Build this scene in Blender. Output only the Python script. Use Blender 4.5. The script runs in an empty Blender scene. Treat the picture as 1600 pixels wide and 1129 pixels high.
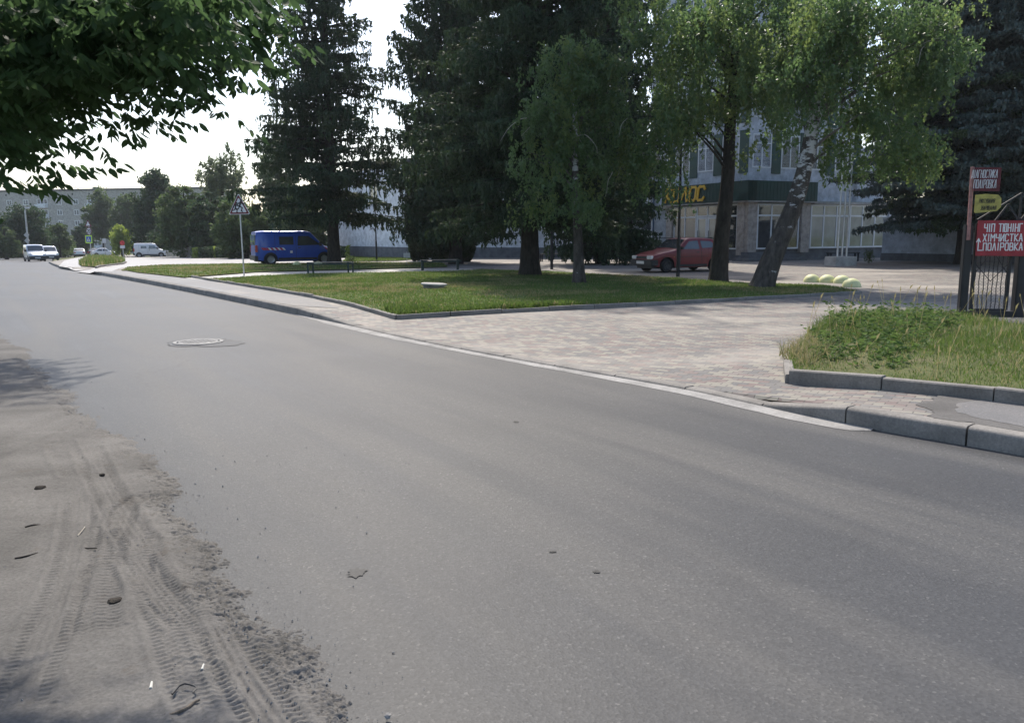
import bpy, bmesh, math, random
import numpy as np
from mathutils import Vector, Matrix
R = math.radians
random.seed(7); rng = np.random.default_rng(11)
S = bpy.context.scene
col = S.collection

# ------------------------------------------------------------ camera
FPX = 1250.0; EYE = 1.6; PITCH = R(8.93); ROLL = R(0.4)
cd = bpy.data.cameras.new('camera'); cam = bpy.data.objects.new('camera', cd); col.objects.link(cam)
cd.lens = 36 * FPX / 1600; cd.sensor_width = 36; cd.clip_end = 3000; cd.clip_start = 0.05
fw = Vector((0, math.cos(PITCH), -math.sin(PITCH))); ly = Vector((0, math.sin(PITCH), math.cos(PITCH))); lx = Vector((1, 0, 0))
rt = lx * math.cos(ROLL) - ly * math.sin(ROLL); up = lx * math.sin(ROLL) + ly * math.cos(ROLL)
m = Matrix((rt, up, -fw)).transposed().to_4x4(); m.translation = (0, 0, EYE)
cam.matrix_world = m; S.camera = cam

# ------------------------------------------------------------ sky, sun, exposure
SUN_AZ = R(10)      # left of the view axis (+Y)
SUN_EL = R(50)
w = bpy.data.worlds.new('World'); S.world = w; w.use_nodes = True
nt = w.node_tree; bg = nt.nodes['Background']
sky = nt.nodes.new('ShaderNodeTexSky'); sky.sky_type = 'NISHITA'; sky.sun_disc = False
sky.sun_elevation = SUN_EL; sky.sun_rotation = -SUN_AZ; sky.air_density = 1.0; sky.dust_density = 2.0; sky.ozone_density = 1.6
nt.links.new(sky.outputs[0], bg.inputs[0]); bg.inputs[1].default_value = 0.15
sd = bpy.data.lights.new('sun', 'SUN'); sd.energy = 3.6; sd.angle = R(1.0); sd.color = (1.0, 0.93, 0.83)
sun = bpy.data.objects.new('sun', sd); col.objects.link(sun)
sdir = Vector((-math.sin(SUN_AZ) * math.cos(SUN_EL), math.cos(SUN_AZ) * math.cos(SUN_EL), math.sin(SUN_EL)))
sun.rotation_euler = sdir.to_track_quat('Z', 'Y').to_euler(); sun.location = (-20, 20, 40)
S.view_settings.view_transform = 'Standard'; S.view_settings.look = 'None'
S.view_settings.exposure = 0.70; S.view_settings.gamma = 1
S.render.engine = 'CYCLES'
S.cycles.max_bounces = 6; S.cycles.transparent_max_bounces = 8

# ------------------------------------------------------------ ground shape and pixel helper
def h(x, y):
    s = -0.6 * x + 0.8 * y
    q = (s - 37) / 6
    return -0.0125 * 6 * (np.log1p(np.exp(-np.abs(q))) + np.maximum(q, 0))
def ray(px, py):
    u = (px - 800) / FPX; v = -(py - 564.5) / FPX
    d = fw + rt * u + up * v
    return d / d.y
def G(px, py, dz=0.0):
    d = ray(px, py); t = 1.0
    for _ in range(60):
        z = float(h(d.x * t, t)) + dz
        t2 = (z - EYE) / d.z if d.z < -1e-4 else 400
        t = 0.5 * t + 0.5 * min(max(t2, 0.1), 400)
    return (d.x * t, t)
def P(px, py, Y):           # point at depth Y
    d = ray(px, py); return Vector((d.x * Y, Y, EYE + d.z * Y))
def resample(pts, step):
    pts = np.array(pts, float); seg = np.linalg.norm(np.diff(pts, axis=0), axis=1); L = np.concatenate([[0], np.cumsum(seg)])
    n = max(2, int(L[-1] / step)); s = np.linspace(0, L[-1], n)
    return np.stack([np.interp(s, L, pts[:, k]) for k in range(pts.shape[1])], 1)
def smooth(pts, it=2):
    pts = np.array(pts, float)
    for _ in range(it):
        q = np.empty((len(pts) * 2 - 2, pts.shape[1])); q[0::2] = pts[:-1] * .75 + pts[1:] * .25; q[1::2] = pts[:-1] * .25 + pts[1:] * .75
        pts = np.vstack([pts[:1], q, pts[-1:]])
    return pts
def polydist(x, y, line):   # distance, arc length and side of the nearest point of a polyline
    x = np.asarray(x, float); y = np.asarray(y, float)
    best = np.full(x.shape, 1e9); bs = np.zeros(x.shape); side = np.zeros(x.shape); acc = 0
    for (ax, ay), (bx_, by_) in zip(line[:-1], line[1:]):
        dx, dy = bx_ - ax, by_ - ay; L = math.hypot(dx, dy)
        if L < 1e-9: continue
        t = np.clip(((x - ax) * dx + (y - ay) * dy) / L / L, 0, 1)
        ex, ey = x - ax - t * dx, y - ay - t * dy; d = np.hypot(ex, ey); k = d < best
        best = np.where(k, d, best); bs = np.where(k, acc + t * L, bs); side = np.where(k, np.sign(dx * (y - ay) - dy * (x - ax)), side); acc += L
    return best, bs, side
def vnoise(x, y, seed=0):
    xi = np.floor(x).astype(np.int64); yi = np.floor(y).astype(np.int64); fx = x - xi; fy = y - yi
    fx = fx * fx * (3 - 2 * fx); fy = fy * fy * (3 - 2 * fy)
    def hsh(a, b):
        n = (a * 374761393 + b * 668265263 + seed * 974711) & 0x7fffffff
        n = ((n ^ (n >> 13)) * 1274126177) & 0x7fffffff
        return ((n ^ (n >> 16)) & 0xffff) / 65535.0
    return (hsh(xi, yi) * (1 - fx) + hsh(xi + 1, yi) * fx) * (1 - fy) + (hsh(xi, yi + 1) * (1 - fx) + hsh(xi + 1, yi + 1) * fx) * fy
def fbm(x, y, seed=0, o=4):
    a = 0; amp = .5
    for k in range(o): a = a + amp * vnoise(x * 2 ** k, y * 2 ** k, seed + k); amp /= 2
    return a

# ------------------------------------------------------------ materials
MATS = {}
def newmat(name):
    m = bpy.data.materials.new(name); m.use_nodes = True; MATS[name] = m
    return m, m.node_tree, m.node_tree.nodes['Principled BSDF']
def N(nt, typ, **kw):
    n = nt.nodes.new(typ)
    for k, v in kw.items():
        if k in n.inputs: n.inputs[k].default_value = v
        else: setattr(n, k, v)
    return n
def ramp(nt, src, stops, interp='LINEAR'):
    r = nt.nodes.new('ShaderNodeValToRGB'); r.color_ramp.interpolation = interp
    e = r.color_ramp.elements
    while len(e) < len(stops): e.new(0.5)
    for i, (p, c) in enumerate(stops): e[i].position = p; e[i].color = (*c, 1) if len(c) == 3 else c
    nt.links.new(src, r.inputs[0]); return r
def mixc(nt, a, b, fac, mode='MIX'):
    n = nt.nodes.new('ShaderNodeMix'); n.data_type = 'RGBA'; n.blend_type = mode
    for i, v in ((6, a), (7, b)):
        if isinstance(v, tuple): n.inputs[i].default_value = (*v, 1)
        else: nt.links.new(v, n.inputs[i])
    if isinstance(fac, float): n.inputs[0].default_value = fac
    else: nt.links.new(fac, n.inputs[0])
    return n.outputs[2]
def coords(nt, scale=(1, 1, 1), rotz=0, world=True):
    if world: src = nt.nodes.new('ShaderNodeNewGeometry').outputs['Position']
    else: src = nt.nodes.new('ShaderNodeTexCoord').outputs['Object']
    mp = nt.nodes.new('ShaderNodeMapping'); mp.inputs['Scale'].default_value = scale; mp.inputs['Rotation'].default_value = (0, 0, rotz)
    nt.links.new(src, mp.inputs[0]); return mp.outputs[0]
def noise(nt, vec, scale, detail=4, rough=.55, dist=0):
    n = N(nt, 'ShaderNodeTexNoise', Scale=scale, Detail=detail, Roughness=rough, Distortion=dist); nt.links.new(vec, n.inputs[0]); return n.outputs[0]
def bump(nt, bs, src, strength, dist):
    b = N(nt, 'ShaderNodeBump', Strength=strength, Distance=dist); nt.links.new(src, b.inputs['Height']); nt.links.new(b.outputs[0], bs.inputs['Normal'])
def plain(name, c, rough=.6, metal=0, var=.15, vs=3.0, spec=.4, bmp=0.0, coat=0):
    m, nt, b = newmat(name); v = coords(nt, world=False)
    n = noise(nt, v, vs, 5)
    r = ramp(nt, n, [(.3, tuple(k * (1 - var) for k in c)), (.7, tuple(min(1, k * (1 + var)) for k in c))])
    nt.links.new(r.outputs[0], b.inputs['Base Color']); b.inputs['Roughness'].default_value = rough; b.inputs['Metallic'].default_value = metal
    b.inputs['Specular IOR Level'].default_value = spec; b.inputs['Coat Weight'].default_value = coat; b.inputs['Coat Roughness'].default_value = .08
    if bmp: bump(nt, b, noise(nt, v, vs * 8, 4), bmp, .01)
    return m
def leafmat(name, c1, c2, trans=.35, rough=.55, tcol=None, spec=.3):
    m, nt, b = newmat(name)
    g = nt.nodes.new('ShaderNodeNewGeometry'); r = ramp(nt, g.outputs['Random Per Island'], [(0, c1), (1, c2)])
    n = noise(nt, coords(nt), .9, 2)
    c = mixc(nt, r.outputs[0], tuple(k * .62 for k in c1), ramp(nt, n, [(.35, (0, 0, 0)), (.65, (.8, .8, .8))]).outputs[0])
    nt.links.new(c, b.inputs['Base Color']); b.inputs['Roughness'].default_value = rough; b.inputs['Specular IOR Level'].default_value = spec
    t = nt.nodes.new('ShaderNodeBsdfTranslucent'); tc = tcol or tuple(min(1, k * 1.6) for k in c2)
    t.inputs[0].default_value = (*tc, 1)
    mx = nt.nodes.new('ShaderNodeMixShader'); mx.inputs[0].default_value = trans
    nt.links.new(b.outputs[0], mx.inputs[1]); nt.links.new(t.outputs[0], mx.inputs[2])
    nt.links.new(mx.outputs[0], nt.nodes['Material Output'].inputs[0])
    return m

def mk_asphalt(name, base, warm, streak_rot, sand=0.0):
    m, nt, b = newmat(name); v = coords(nt)
    big = noise(nt, v, .35, 5, .6, .4)
    sv = coords(nt, (7.0, .62, 1), streak_rot); sv.node.vector_type = 'TEXTURE'; st = noise(nt, sv, 1.0, 4, .55, .3)
    c0 = ramp(nt, big, [(.3, tuple(k * .86 for k in base)), (.7, tuple(k * 1.14 for k in base))]).outputs[0]
    c1 = mixc(nt, c0, warm, ramp(nt, st, [(.42, (0, 0, 0)), (.72, (.75, .75, .75))]).outputs[0])
    fine = N(nt, 'ShaderNodeTexVoronoi', Scale=95.0); nt.links.new(v, fine.inputs[0])
    c2 = mixc(nt, c1, ramp(nt, fine.outputs['Color'], [(0, (.35, .35, .35)), (.82, (1.0, 1.0, 1.0)), (.93, (1.75, 1.72, 1.65)), (1, (2.6, 2.5, 2.4))]).outputs[0], .48, 'MULTIPLY')
    cr = N(nt, 'ShaderNodeTexVoronoi', Scale=.16, feature='DISTANCE_TO_EDGE')
    wv = nt.nodes.new('ShaderNodeVectorMath'); wv.operation = 'ADD'
    nz = N(nt, 'ShaderNodeTexNoise', Scale=1.3, Detail=6.0); nt.links.new(v, nz.inputs[0]); nt.links.new(v, wv.inputs[0]); nt.links.new(nz.outputs[1], wv.inputs[1]); nt.links.new(wv.outputs[0], cr.inputs[0])
    cm = ramp(nt, cr.outputs['Distance'], [(0, (.6, .6, .6)), (.003, (.9, .9, .9)), (.006, (1, 1, 1))]).outputs[0]
    crn = ramp(nt, noise(nt, v, .25, 2), [(.48, (0, 0, 0)), (.58, (.35, .35, .35))]).outputs[0]
    c3 = mixc(nt, c2, mixc(nt, c2, cm, 1.0, 'MULTIPLY'), crn)
    if sand:
        sn = ramp(nt, noise(nt, v, 1.1, 6, .7), [(.52, (0, 0, 0)), (.68, (sand, sand, sand))]).outputs[0]
        c3 = mixc(nt, c3, (.36, .30, .23), sn)
    nt.links.new(c3, b.inputs['Base Color'])
    ro = ramp(nt, st, [(.3, (.50, .50, .50)), (.7, (.60, .60, .60))]).outputs[0]; nt.links.new(ro, b.inputs['Roughness'])
    b.inputs['Specular IOR Level'].default_value = .14
    bump(nt, b, fine.outputs['Distance'], .2, .004)
    return m
mk_asphalt('asphalt_road', (.071, .0715, .073), (.124, .119, .111), R(-56))
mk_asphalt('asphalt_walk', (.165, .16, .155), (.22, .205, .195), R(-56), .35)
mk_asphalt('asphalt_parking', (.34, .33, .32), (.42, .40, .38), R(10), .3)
mk_asphalt('path_concrete', (.40, .385, .35), (.46, .44, .40), R(10), .2)

def mk_pavers():
    m, nt, b = newmat('pavers'); v = coords(nt, (1, 1, 1), R(34))
    br = N(nt, 'ShaderNodeTexBrick', Scale=1.0); br.inputs['Color1'].default_value = (0, 0, 0, 1); br.inputs['Color2'].default_value = (1, 1, 1, 1)
    br.inputs['Mortar'].default_value = (.5, .5, .5, 1); br.inputs['Mortar Size'].default_value = .006; br.inputs['Mortar Smooth'].default_value = .3
    br.inputs['Brick Width'].default_value = .17; br.inputs['Row Height'].default_value = .088; br.offset = .5
    wv = nt.nodes.new('ShaderNodeVectorMath'); wv.operation = 'MULTIPLY_ADD'; wv.inputs[1].default_value = (.02, .02, 0)
    nz = N(nt, 'ShaderNodeTexNoise', Scale=1.7, Detail=3.0); nt.links.new(v, nz.inputs[0]); nt.links.new(nz.outputs[1], wv.inputs[0]); nt.links.new(v, wv.inputs[2]); nt.links.new(wv.outputs[0], br.inputs[0])
    cl = noise(nt, coords(nt), .8, 3, .6)
    ad = nt.nodes.new('ShaderNodeMath'); ad.operation = 'ADD'; nt.links.new(br.outputs[0], ad.inputs[0])
    su = nt.nodes.new('ShaderNodeMath'); su.operation = 'MULTIPLY_ADD'; su.inputs[1].default_value = .7; su.inputs[2].default_value = -.35; nt.links.new(cl, su.inputs[0]); nt.links.new(su.outputs[0], ad.inputs[1])
    red = (.148, .104, .096); cream = (.214, .200, .164); grey = (.102, .102, .103); rose = (.164, .138, .124)
    rp = ramp(nt, ad.outputs[0], [(0, grey), (.22, red), (.40, cream), (.58, rose), (.72, grey), (.86, cream), (1.0, red)], 'CONSTANT')
    gr = noise(nt, coords(nt), 5, 6, .7)
    c = mixc(nt, rp.outputs[0], (.26, .236, .205), ramp(nt, gr, [(.42, (.08, .08, .08)), (.75, (.5, .5, .5))]).outputs[0])
    c = mixc(nt, c, (.085, .078, .07), br.outputs[1])
    # drifted sand
    sn = ramp(nt, noise(nt, coords(nt, (.5, .9, 1), R(20)), .45, 6, .65), [(.46, (0, 0, 0)), (.68, (.8, .8, .8))]).outputs[0]
    c = mixc(nt, c, (.36, .325, .275), sn)
    nt.links.new(c, b.inputs['Base Color']); b.inputs['Roughness'].default_value = .75; b.inputs['Specular IOR Level'].default_value = .3
    inv = nt.nodes.new('ShaderNodeMath'); inv.operation = 'SUBTRACT'; inv.inputs[0].default_value = 1; nt.links.new(br.outputs[1], inv.inputs[1])
    bump(nt, b, inv.outputs[0], .5, .006)
mk_pavers()
def mk_sand():
    m, nt, b = newmat('sand'); v = coords(nt)
    a = noise(nt, v, 1.4, 6, .65, .3); f = noise(nt, v, 60, 5, .7)
    c = ramp(nt, a, [(.28, (.090, .086, .080)), (.5, (.136, .129, .121)), (.72, (.176, .168, .157))]).outputs[0]
    c = mixc(nt, c, ramp(nt, f, [(.3, (.72, .72, .72)), (.7, (1.18, 1.18, 1.18))]).outputs[0], 1.0, 'MULTIPLY')
    sp = N(nt, 'ShaderNodeTexVoronoi', Scale=24.0); nt.links.new(v, sp.inputs[0])
    c = mixc(nt, c, (.07, .06, .05), ramp(nt, sp.outputs['Distance'], [(.0, (.8, .8, .8)), (.06, (.6, .6, .6)), (.1, (0, 0, 0))]).outputs[0])
    c = mixc(nt, c, (.10, .085, .07), ramp(nt, noise(nt, v, 3.7, 7, .75), [(.60, (0, 0, 0)), (.7, (.7, .7, .7))]).outputs[0])
    nt.links.new(c, b.inputs['Base Color']); b.inputs['Roughness'].default_value = .9; b.inputs['Specular IOR Level'].default_value = .15
    bump(nt, b, f, .6, .006)
mk_sand()
def mk_soil(name, g1, g2, brown):
    m, nt, b = newmat(name); v = coords(nt)
    a = noise(nt, v, .55, 5, .65); f = noise(nt, v, 14, 5, .7)
    c = ramp(nt, f, [(.3, g1), (.7, g2)]).outputs[0]
    c = mixc(nt, c, brown, ramp(nt, a, [(.50, (0, 0, 0)), (.68, (.8, .8, .8))]).outputs[0])
    nt.links.new(c, b.inputs['Base Color']); b.inputs['Roughness'].default_value = .95; b.inputs['Specular IOR Level'].default_value = .1
    bump(nt, b, f, .8, .03)
mk_soil('lawn_soil', (.055, .085, .022), (.10, .14, .04), (.13, .115, .06))
mk_soil('weed_soil', (.06, .075, .03), (.12, .13, .05), (.17, .14, .09))
mk_soil('far_ground', (.08, .10, .04), (.14, .15, .07), (.20, .18, .13))
mk_soil('bare_dirt', (.17, .145, .12), (.27, .235, .20), (.13, .105, .085))
def mk_concrete(name, c, joints=0):
    m, nt, b = newmat(name); v = coords(nt)
    a = noise(nt, v, 2.2, 6, .65); f = noise(nt, v, 45, 4, .7)
    k = ramp(nt, a, [(.3, tuple(q * .62 for q in c)), (.7, tuple(q * 1.2 for q in c))]).outputs[0]
    k = mixc(nt, k, ramp(nt, f, [(.3, (.75, .75, .75)), (.7, (1.15, 1.15, 1.15))]).outputs[0], 1.0, 'MULTIPLY')
    nt.links.new(k, b.inputs['Base Color']); b.inputs['Roughness'].default_value = .85; b.inputs['Specular IOR Level'].default_value = .25
    bump(nt, b, f, .4, .006)
mk_concrete('gutter_cement', (.31, .298, .28)); mk_concrete('kerb_concrete', (.235, .218, .196)); mk_concrete('pale_concrete', (.44, .42, .39)); mk_concrete('plinth', (.16, .165, .175))
mk_concrete('wall_grey', (.56, .59, .64)); mk_concrete('wall_pale', (.74, .76, .79)); mk_concrete('wall_panel', (.42, .40, .37)); mk_concrete('roof_felt', (.12, .12, .125))
def mk_bark(name, c1, c2, birch=False):
    m, nt, b = newmat(name)
    v = coords(nt, (1, 1, .35)); a = noise(nt, v, 9, 6, .7)
    k = ramp(nt, a, [(.35, c1), (.65, c2)]).outputs[0]
    if birch:
        g = nt.nodes.new('ShaderNodeNewGeometry'); sp = nt.nodes.new('ShaderNodeSeparateXYZ'); nt.links.new(g.outputs['Position'], sp.inputs[0])
        mr = N(nt, 'ShaderNodeMapRange'); mr.inputs[1].default_value = 1.6; mr.inputs[2].default_value = 6.5; nt.links.new(sp.outputs[2], mr.inputs[0])
        marks = noise(nt, coords(nt, (1, 1, 2.2)), 3.2, 5, .65)
        ad = nt.nodes.new('ShaderNodeMath'); ad.operation = 'MULTIPLY_ADD'; ad.inputs[1].default_value = .42; ad.inputs[2].default_value = -.16
        nt.links.new(mr.outputs[0], ad.inputs[0]); s2 = nt.nodes.new('ShaderNodeMath'); s2.operation = 'ADD'; nt.links.new(ad.outputs[0], s2.inputs[0]); nt.links.new(marks, s2.inputs[1])
        k = mixc(nt, k, (.46, .45, .43), ramp(nt, s2.outputs[0], [(.50, (0, 0, 0)), (.56, (1, 1, 1))]).outputs[0])
    nt.links.new(k, b.inputs['Base Color']); b.inputs['Roughness'].default_value = .9; b.inputs['Specular IOR Level'].default_value = .15
    bump(nt, b, a, .9, .04)
mk_bark('bark_dark', (.022, .019, .016), (.058, .050, .042)); mk_bark('bark_birch', (.035, .03, .027), (.11, .095, .08), True); mk_bark('bark_grey', (.08, .07, .06), (.17, .15, .13))
mk_bark('twig', (.10, .08, .06), (.22, .18, .14)); mk_bark('twig_pale', (.30, .27, .22), (.46, .42, .36))
leafmat('leaf_walnut', (.035, .070, .026), (.062, .108, .042), .42, .6, spec=.18)
leafmat('leaf_birch', (.056, .112, .034), (.105, .168, .056), .42, .42, spec=.5)
leafmat('leaf_birch_yellow', (.085, .14, .032), (.145, .195, .058), .45, .42, spec=.5)
leafmat('needle_dark', (.022, .046, .022), (.048, .082, .034), .14, .65)
leafmat('needle_mid', (.034, .062, .026), (.066, .100, .040), .12, .6)
leafmat('needle_blue', (.062, .092, .082), (.12, .16, .142), .08, .6)
leafmat('leaf_thuja', (.020, .040, .016), (.040, .066, .024), .08, .6)
leafmat('leaf_far', (.045, .078, .028), (.085, .125, .042), .3, .6)
leafmat('leaf_far_dark', (.028, .055, .024), (.05, .085, .034), .25, .6)
leafmat('leaf_far_pale', (.07, .10, .05), (.13, .16, .08), .35, .6)
leafmat('leaf_willow', (.16, .22, .04), (.24, .30, .06), .4, .5)
leafmat('grass_blade', (.064, .118, .024), (.132, .195, .048), .35, .5, tcol=(.16, .24, .05))
leafmat('grass_dry', (.15, .14, .06), (.30, .26, .13), .3, .6)
leafmat('weed_leaf', (.04, .085, .022), (.095, .15, .042), .35, .65, spec=.15)
plain('metal_black', (.018, .018, .02), .5, .0, .3); plain('metal_grey', (.40, .40, .40), .4, .7, .2); plain('galvanised', (.55, .55, .56), .38, .8, .15)
plain('metal_green', (.025, .05, .045), .45, 0, .3); plain('rusty_paint', (.34, .17, .15), .7, 0, .35, 12); plain('wood_plank', (.30, .26, .22), .7, 0, .3, 6)
plain('sign_red', (.33, .025, .035), .5, 0, .25, 9); plain('sign_maroon', (.10, .012, .018), .6, 0, .3, 10); plain('sign_yellow', (.42, .35, .09), .6, 0, .3, 10)
plain('paint_white', (.78, .78, .77), .5, 0, .06); plain('sign_white', (.62, .62, .64), .45, 0, .05); plain('sign_border', (.13, .015, .022), .45, 0, .1); plain('paint_black', (.012, .012, .014), .5, 0, .1)
plain('letter_yellow', (.72, .42, .02), .45, 0, .08); plain('fascia_green', (.008, .045, .035), .55, 0, .2, 2); plain('panel_green', (.010, .05, .035), .5, 0, .2, 2)
plain('frame_white', (.74, .75, .76), .4, 0, .04); plain('door_wood', (.14, .08, .045), .6, 0, .2); plain('column_stone', (.38, .33, .29), .6, 0, .3, 5, bmp=.3)
plain('sphere_yellow', (.62, .62, .33), .6, 0, .12, 4, bmp=.15); plain('tyre', (.02, .02, .021), .85, 0, .2); plain('rim', (.30, .30, .31), .35, .8, .15)
plain('rim_dark', (.05, .05, .055), .5, .5, .15); plain('plastic_black', (.025, .026, .028), .55, 0, .15); plain('lamp_glass', (.75, .77, .8), .12, 0, .04, spec=.8, coat=1)
plain('lamp_red', (.45, .02, .02), .2, 0, .05, spec=.6, coat=1); plain('lamp_orange', (.6, .22, .03), .2, 0, .05)
plain('car_red', (.16, .008, .013), .4, 0, .08, coat=.25); plain('car_blue', (.012, .075, .45), .35, 0, .08, coat=.7); plain('car_white', (.66, .68, .70), .3, 0, .04, coat=.8)
plain('car_silver', (.50, .52, .55), .3, .3, .04, coat=.8); plain('car_dark', (.05, .035, .04), .3, .2, .05, coat=.8); plain('plate_white', (.7, .7, .7), .5, 0, .05)
plain('sign_blue', (.02, .09, .40), .4, 0, .05); plain('sign_lime', (.50, .72, .08), .4, 0, .05); plain('red_bright', (.55, .03, .03), .4, 0, .05)
plain('curtain', (.30, .33, .30), .8, 0, .2, 2); plain('iron_cast', (.13, .13, .13), .6, .2, .3, 14, bmp=.3); plain('stone_grey', (.22, .21, .20), .9, 0, .3, 9)
plain('paint_blue_grey', (.10, .14, .20), .6, 0, .1); plain('debris_white', (.6, .58, .52), .8, 0, .1)
def mk_glass(name, c, rough=.05):
    m, nt, b = newmat(name)
    v = coords(nt, world=False); r = ramp(nt, noise(nt, v, 1.2, 2), [(.3, tuple(k * .7 for k in c)), (.7, tuple(k * 1.3 for k in c))])
    nt.links.new(r.outputs[0], b.inputs['Base Color']); b.inputs['Roughness'].default_value = rough; b.inputs['Specular IOR Level'].default_value = .9
    b.inputs['Coat Weight'].default_value = .6; b.inputs['Coat Roughness'].default_value = .02
mk_glass('glass_dark', (.03, .036, .04)); mk_glass('glass_car', (.05, .055, .06)); mk_glass('glass_curtain', (.19, .215, .195)); mk_glass('glass_far', (.16, .18, .21))

# ------------------------------------------------------------ building blocks
def tag(o, label=None, cat=None, group=None, kind=None):
    if label: o['label'] = label
    if cat: o['category'] = cat
    if group: o['group'] = group
    if kind: o['kind'] = kind
    return o
def empty(name, loc=(0, 0, 0), rz=0):
    o = bpy.data.objects.new(name, None); o.empty_display_size = .3; o.location = loc; o.rotation_euler = (0, 0, rz); col.objects.link(o); return o
def copy_tree(o, parent=None):
    c = o.copy(); col.objects.link(c)
    if parent: c.parent = parent
    for ch in list(o.children): copy_tree(ch, c)
    return c
def link(name, me, mats, parent=None):
    o = bpy.data.objects.new(name, me); col.objects.link(o)
    for k in (mats if isinstance(mats, (list, tuple)) else [mats]): me.materials.append(MATS[k])
    if parent: o.parent = parent
    return o
class MB:
    def __init__(s): s.v = []; s.f = []; s.mi = []; s.m = 0
    def add(s, vs, fs):
        n = len(s.v); s.v += [tuple(a) for a in vs]; s.f += [tuple(i + n for i in f) for f in fs]; s.mi += [s.m] * len(fs)
    def box(s, x0, x1, y0, y1, z0, z1, M=None):
        vs = [Vector((x, y, z)) for z in (z0, z1) for y in (y0, y1) for x in (x0, x1)]
        if M is not None: vs = [M @ a for a in vs]
        s.add(vs, [(0, 2, 3, 1), (4, 5, 7, 6), (0, 1, 5, 4), (2, 6, 7, 3), (0, 4, 6, 2), (1, 3, 7, 5)]); return s
    def bbox(s, x0, x1, y0, y1, z0, z1, b=.01):      # bevelled box
        bm = bmesh.new(); bmesh.ops.create_cube(bm, size=1)
        for v in bm.verts: v.co = Vector(((x0 + x1) / 2 + v.co.x * (x1 - x0), (y0 + y1) / 2 + v.co.y * (y1 - y0), (z0 + z1) / 2 + v.co.z * (z1 - z0)))
        bmesh.ops.bevel(bm, geom=bm.edges[:], offset=b, segments=2, affect='EDGES'); bm.verts.ensure_lookup_table()
        s.add([v.co.copy() for v in bm.verts], [tuple(v.index for v in f.verts) for f in bm.faces]); bm.free(); return s
    def bar(s, a, b, wx, wz=None):                    # square bar from a to b
        a = Vector(a); b = Vector(b); d = b - a; L = d.length; wz = wz or wx
        q = d.to_track_quat('Z', 'Y').to_matrix().to_4x4(); q.translation = a
        return s.box(-wx / 2, wx / 2, -wz / 2, wz / 2, 0, L, q)
    def tube(s, pts, rad, n=8, cap=True):
        pts = [Vector(p) for p in pts]; rings = []; base = len(s.v)
        rad = rad if isinstance(rad, (list, tuple)) else [rad] * len(pts)
        ref = Vector((0, 0, 1))
        d0 = (pts[1] - pts[0]).normalized()
        if abs(d0.z) > .9: ref = Vector((1, 0, 0))
        u = d0.cross(ref).normalized()
        for i, p in enumerate(pts):
            d = (pts[min(i + 1, len(pts) - 1)] - pts[max(i - 1, 0)]).normalized()
            u = (u - d * u.dot(d)).normalized(); w_ = d.cross(u)
            s.v += [tuple(p + (u * math.cos(2 * math.pi * k / n) + w_ * math.sin(2 * math.pi * k / n)) * rad[i]) for k in range(n)]
        for i in range(len(pts) - 1):
            for k in range(n):
                a = base + i * n + k; b = base + i * n + (k + 1) % n
                s.f.append((a, b, b + n, a + n)); s.mi.append(s.m)
        if cap:
            s.f.append(tuple(base + k for k in range(n))[::-1]); s.f.append(tuple(base + (len(pts) - 1) * n + k for k in range(n))); s.mi += [s.m] * 2
        return s
    def lathe(s, prof, n=24, M=None):                 # profile of (r, z), axis Z
        vs = []; fs = []
        for r, z in prof:
            for k in range(n): vs.append(Vector((r * math.cos(2 * math.pi * k / n), r * math.sin(2 * math.pi * k / n), z)))
        for i in range(len(prof) - 1):
            for k in range(n):
                a = i * n + k; b = i * n + (k + 1) % n; fs.append((a, b, b + n, a + n))
        if M is not None: vs = [M @ v for v in vs]
        s.add(vs, fs); return s
    def prism(s, poly, t0, t1, M=None):               # polygon in XZ, thickness along Y
        n = len(poly); vs = [Vector((x, t0, z)) for x, z in poly] + [Vector((x, t1, z)) for x, z in poly]
        if M is not None: vs = [M @ v for v in vs]
        s.add(vs, [tuple(range(n)), tuple(range(2 * n - 1, n - 1, -1))] + [(i, i + n, (i + 1) % n + n, (i + 1) % n) for i in range(n)]); return s
    def build(s, name, mats, parent=None, smoothf=False, bevel=0):
        me = bpy.data.meshes.new(name); me.from_pydata(s.v, [], s.f); me.polygons.foreach_set('material_index', s.mi)
        bm = bmesh.new(); bm.from_mesh(me); bmesh.ops.recalc_face_normals(bm, faces=bm.faces); bm.to_mesh(me); bm.free()
        if smoothf:
            me.polygons.foreach_set('use_smooth', [True] * len(me.polygons))
            try: me.set_sharp_from_angle(angle=R(40))
            except Exception: pass
        me.update(); return link(name, me, mats, parent)

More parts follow.
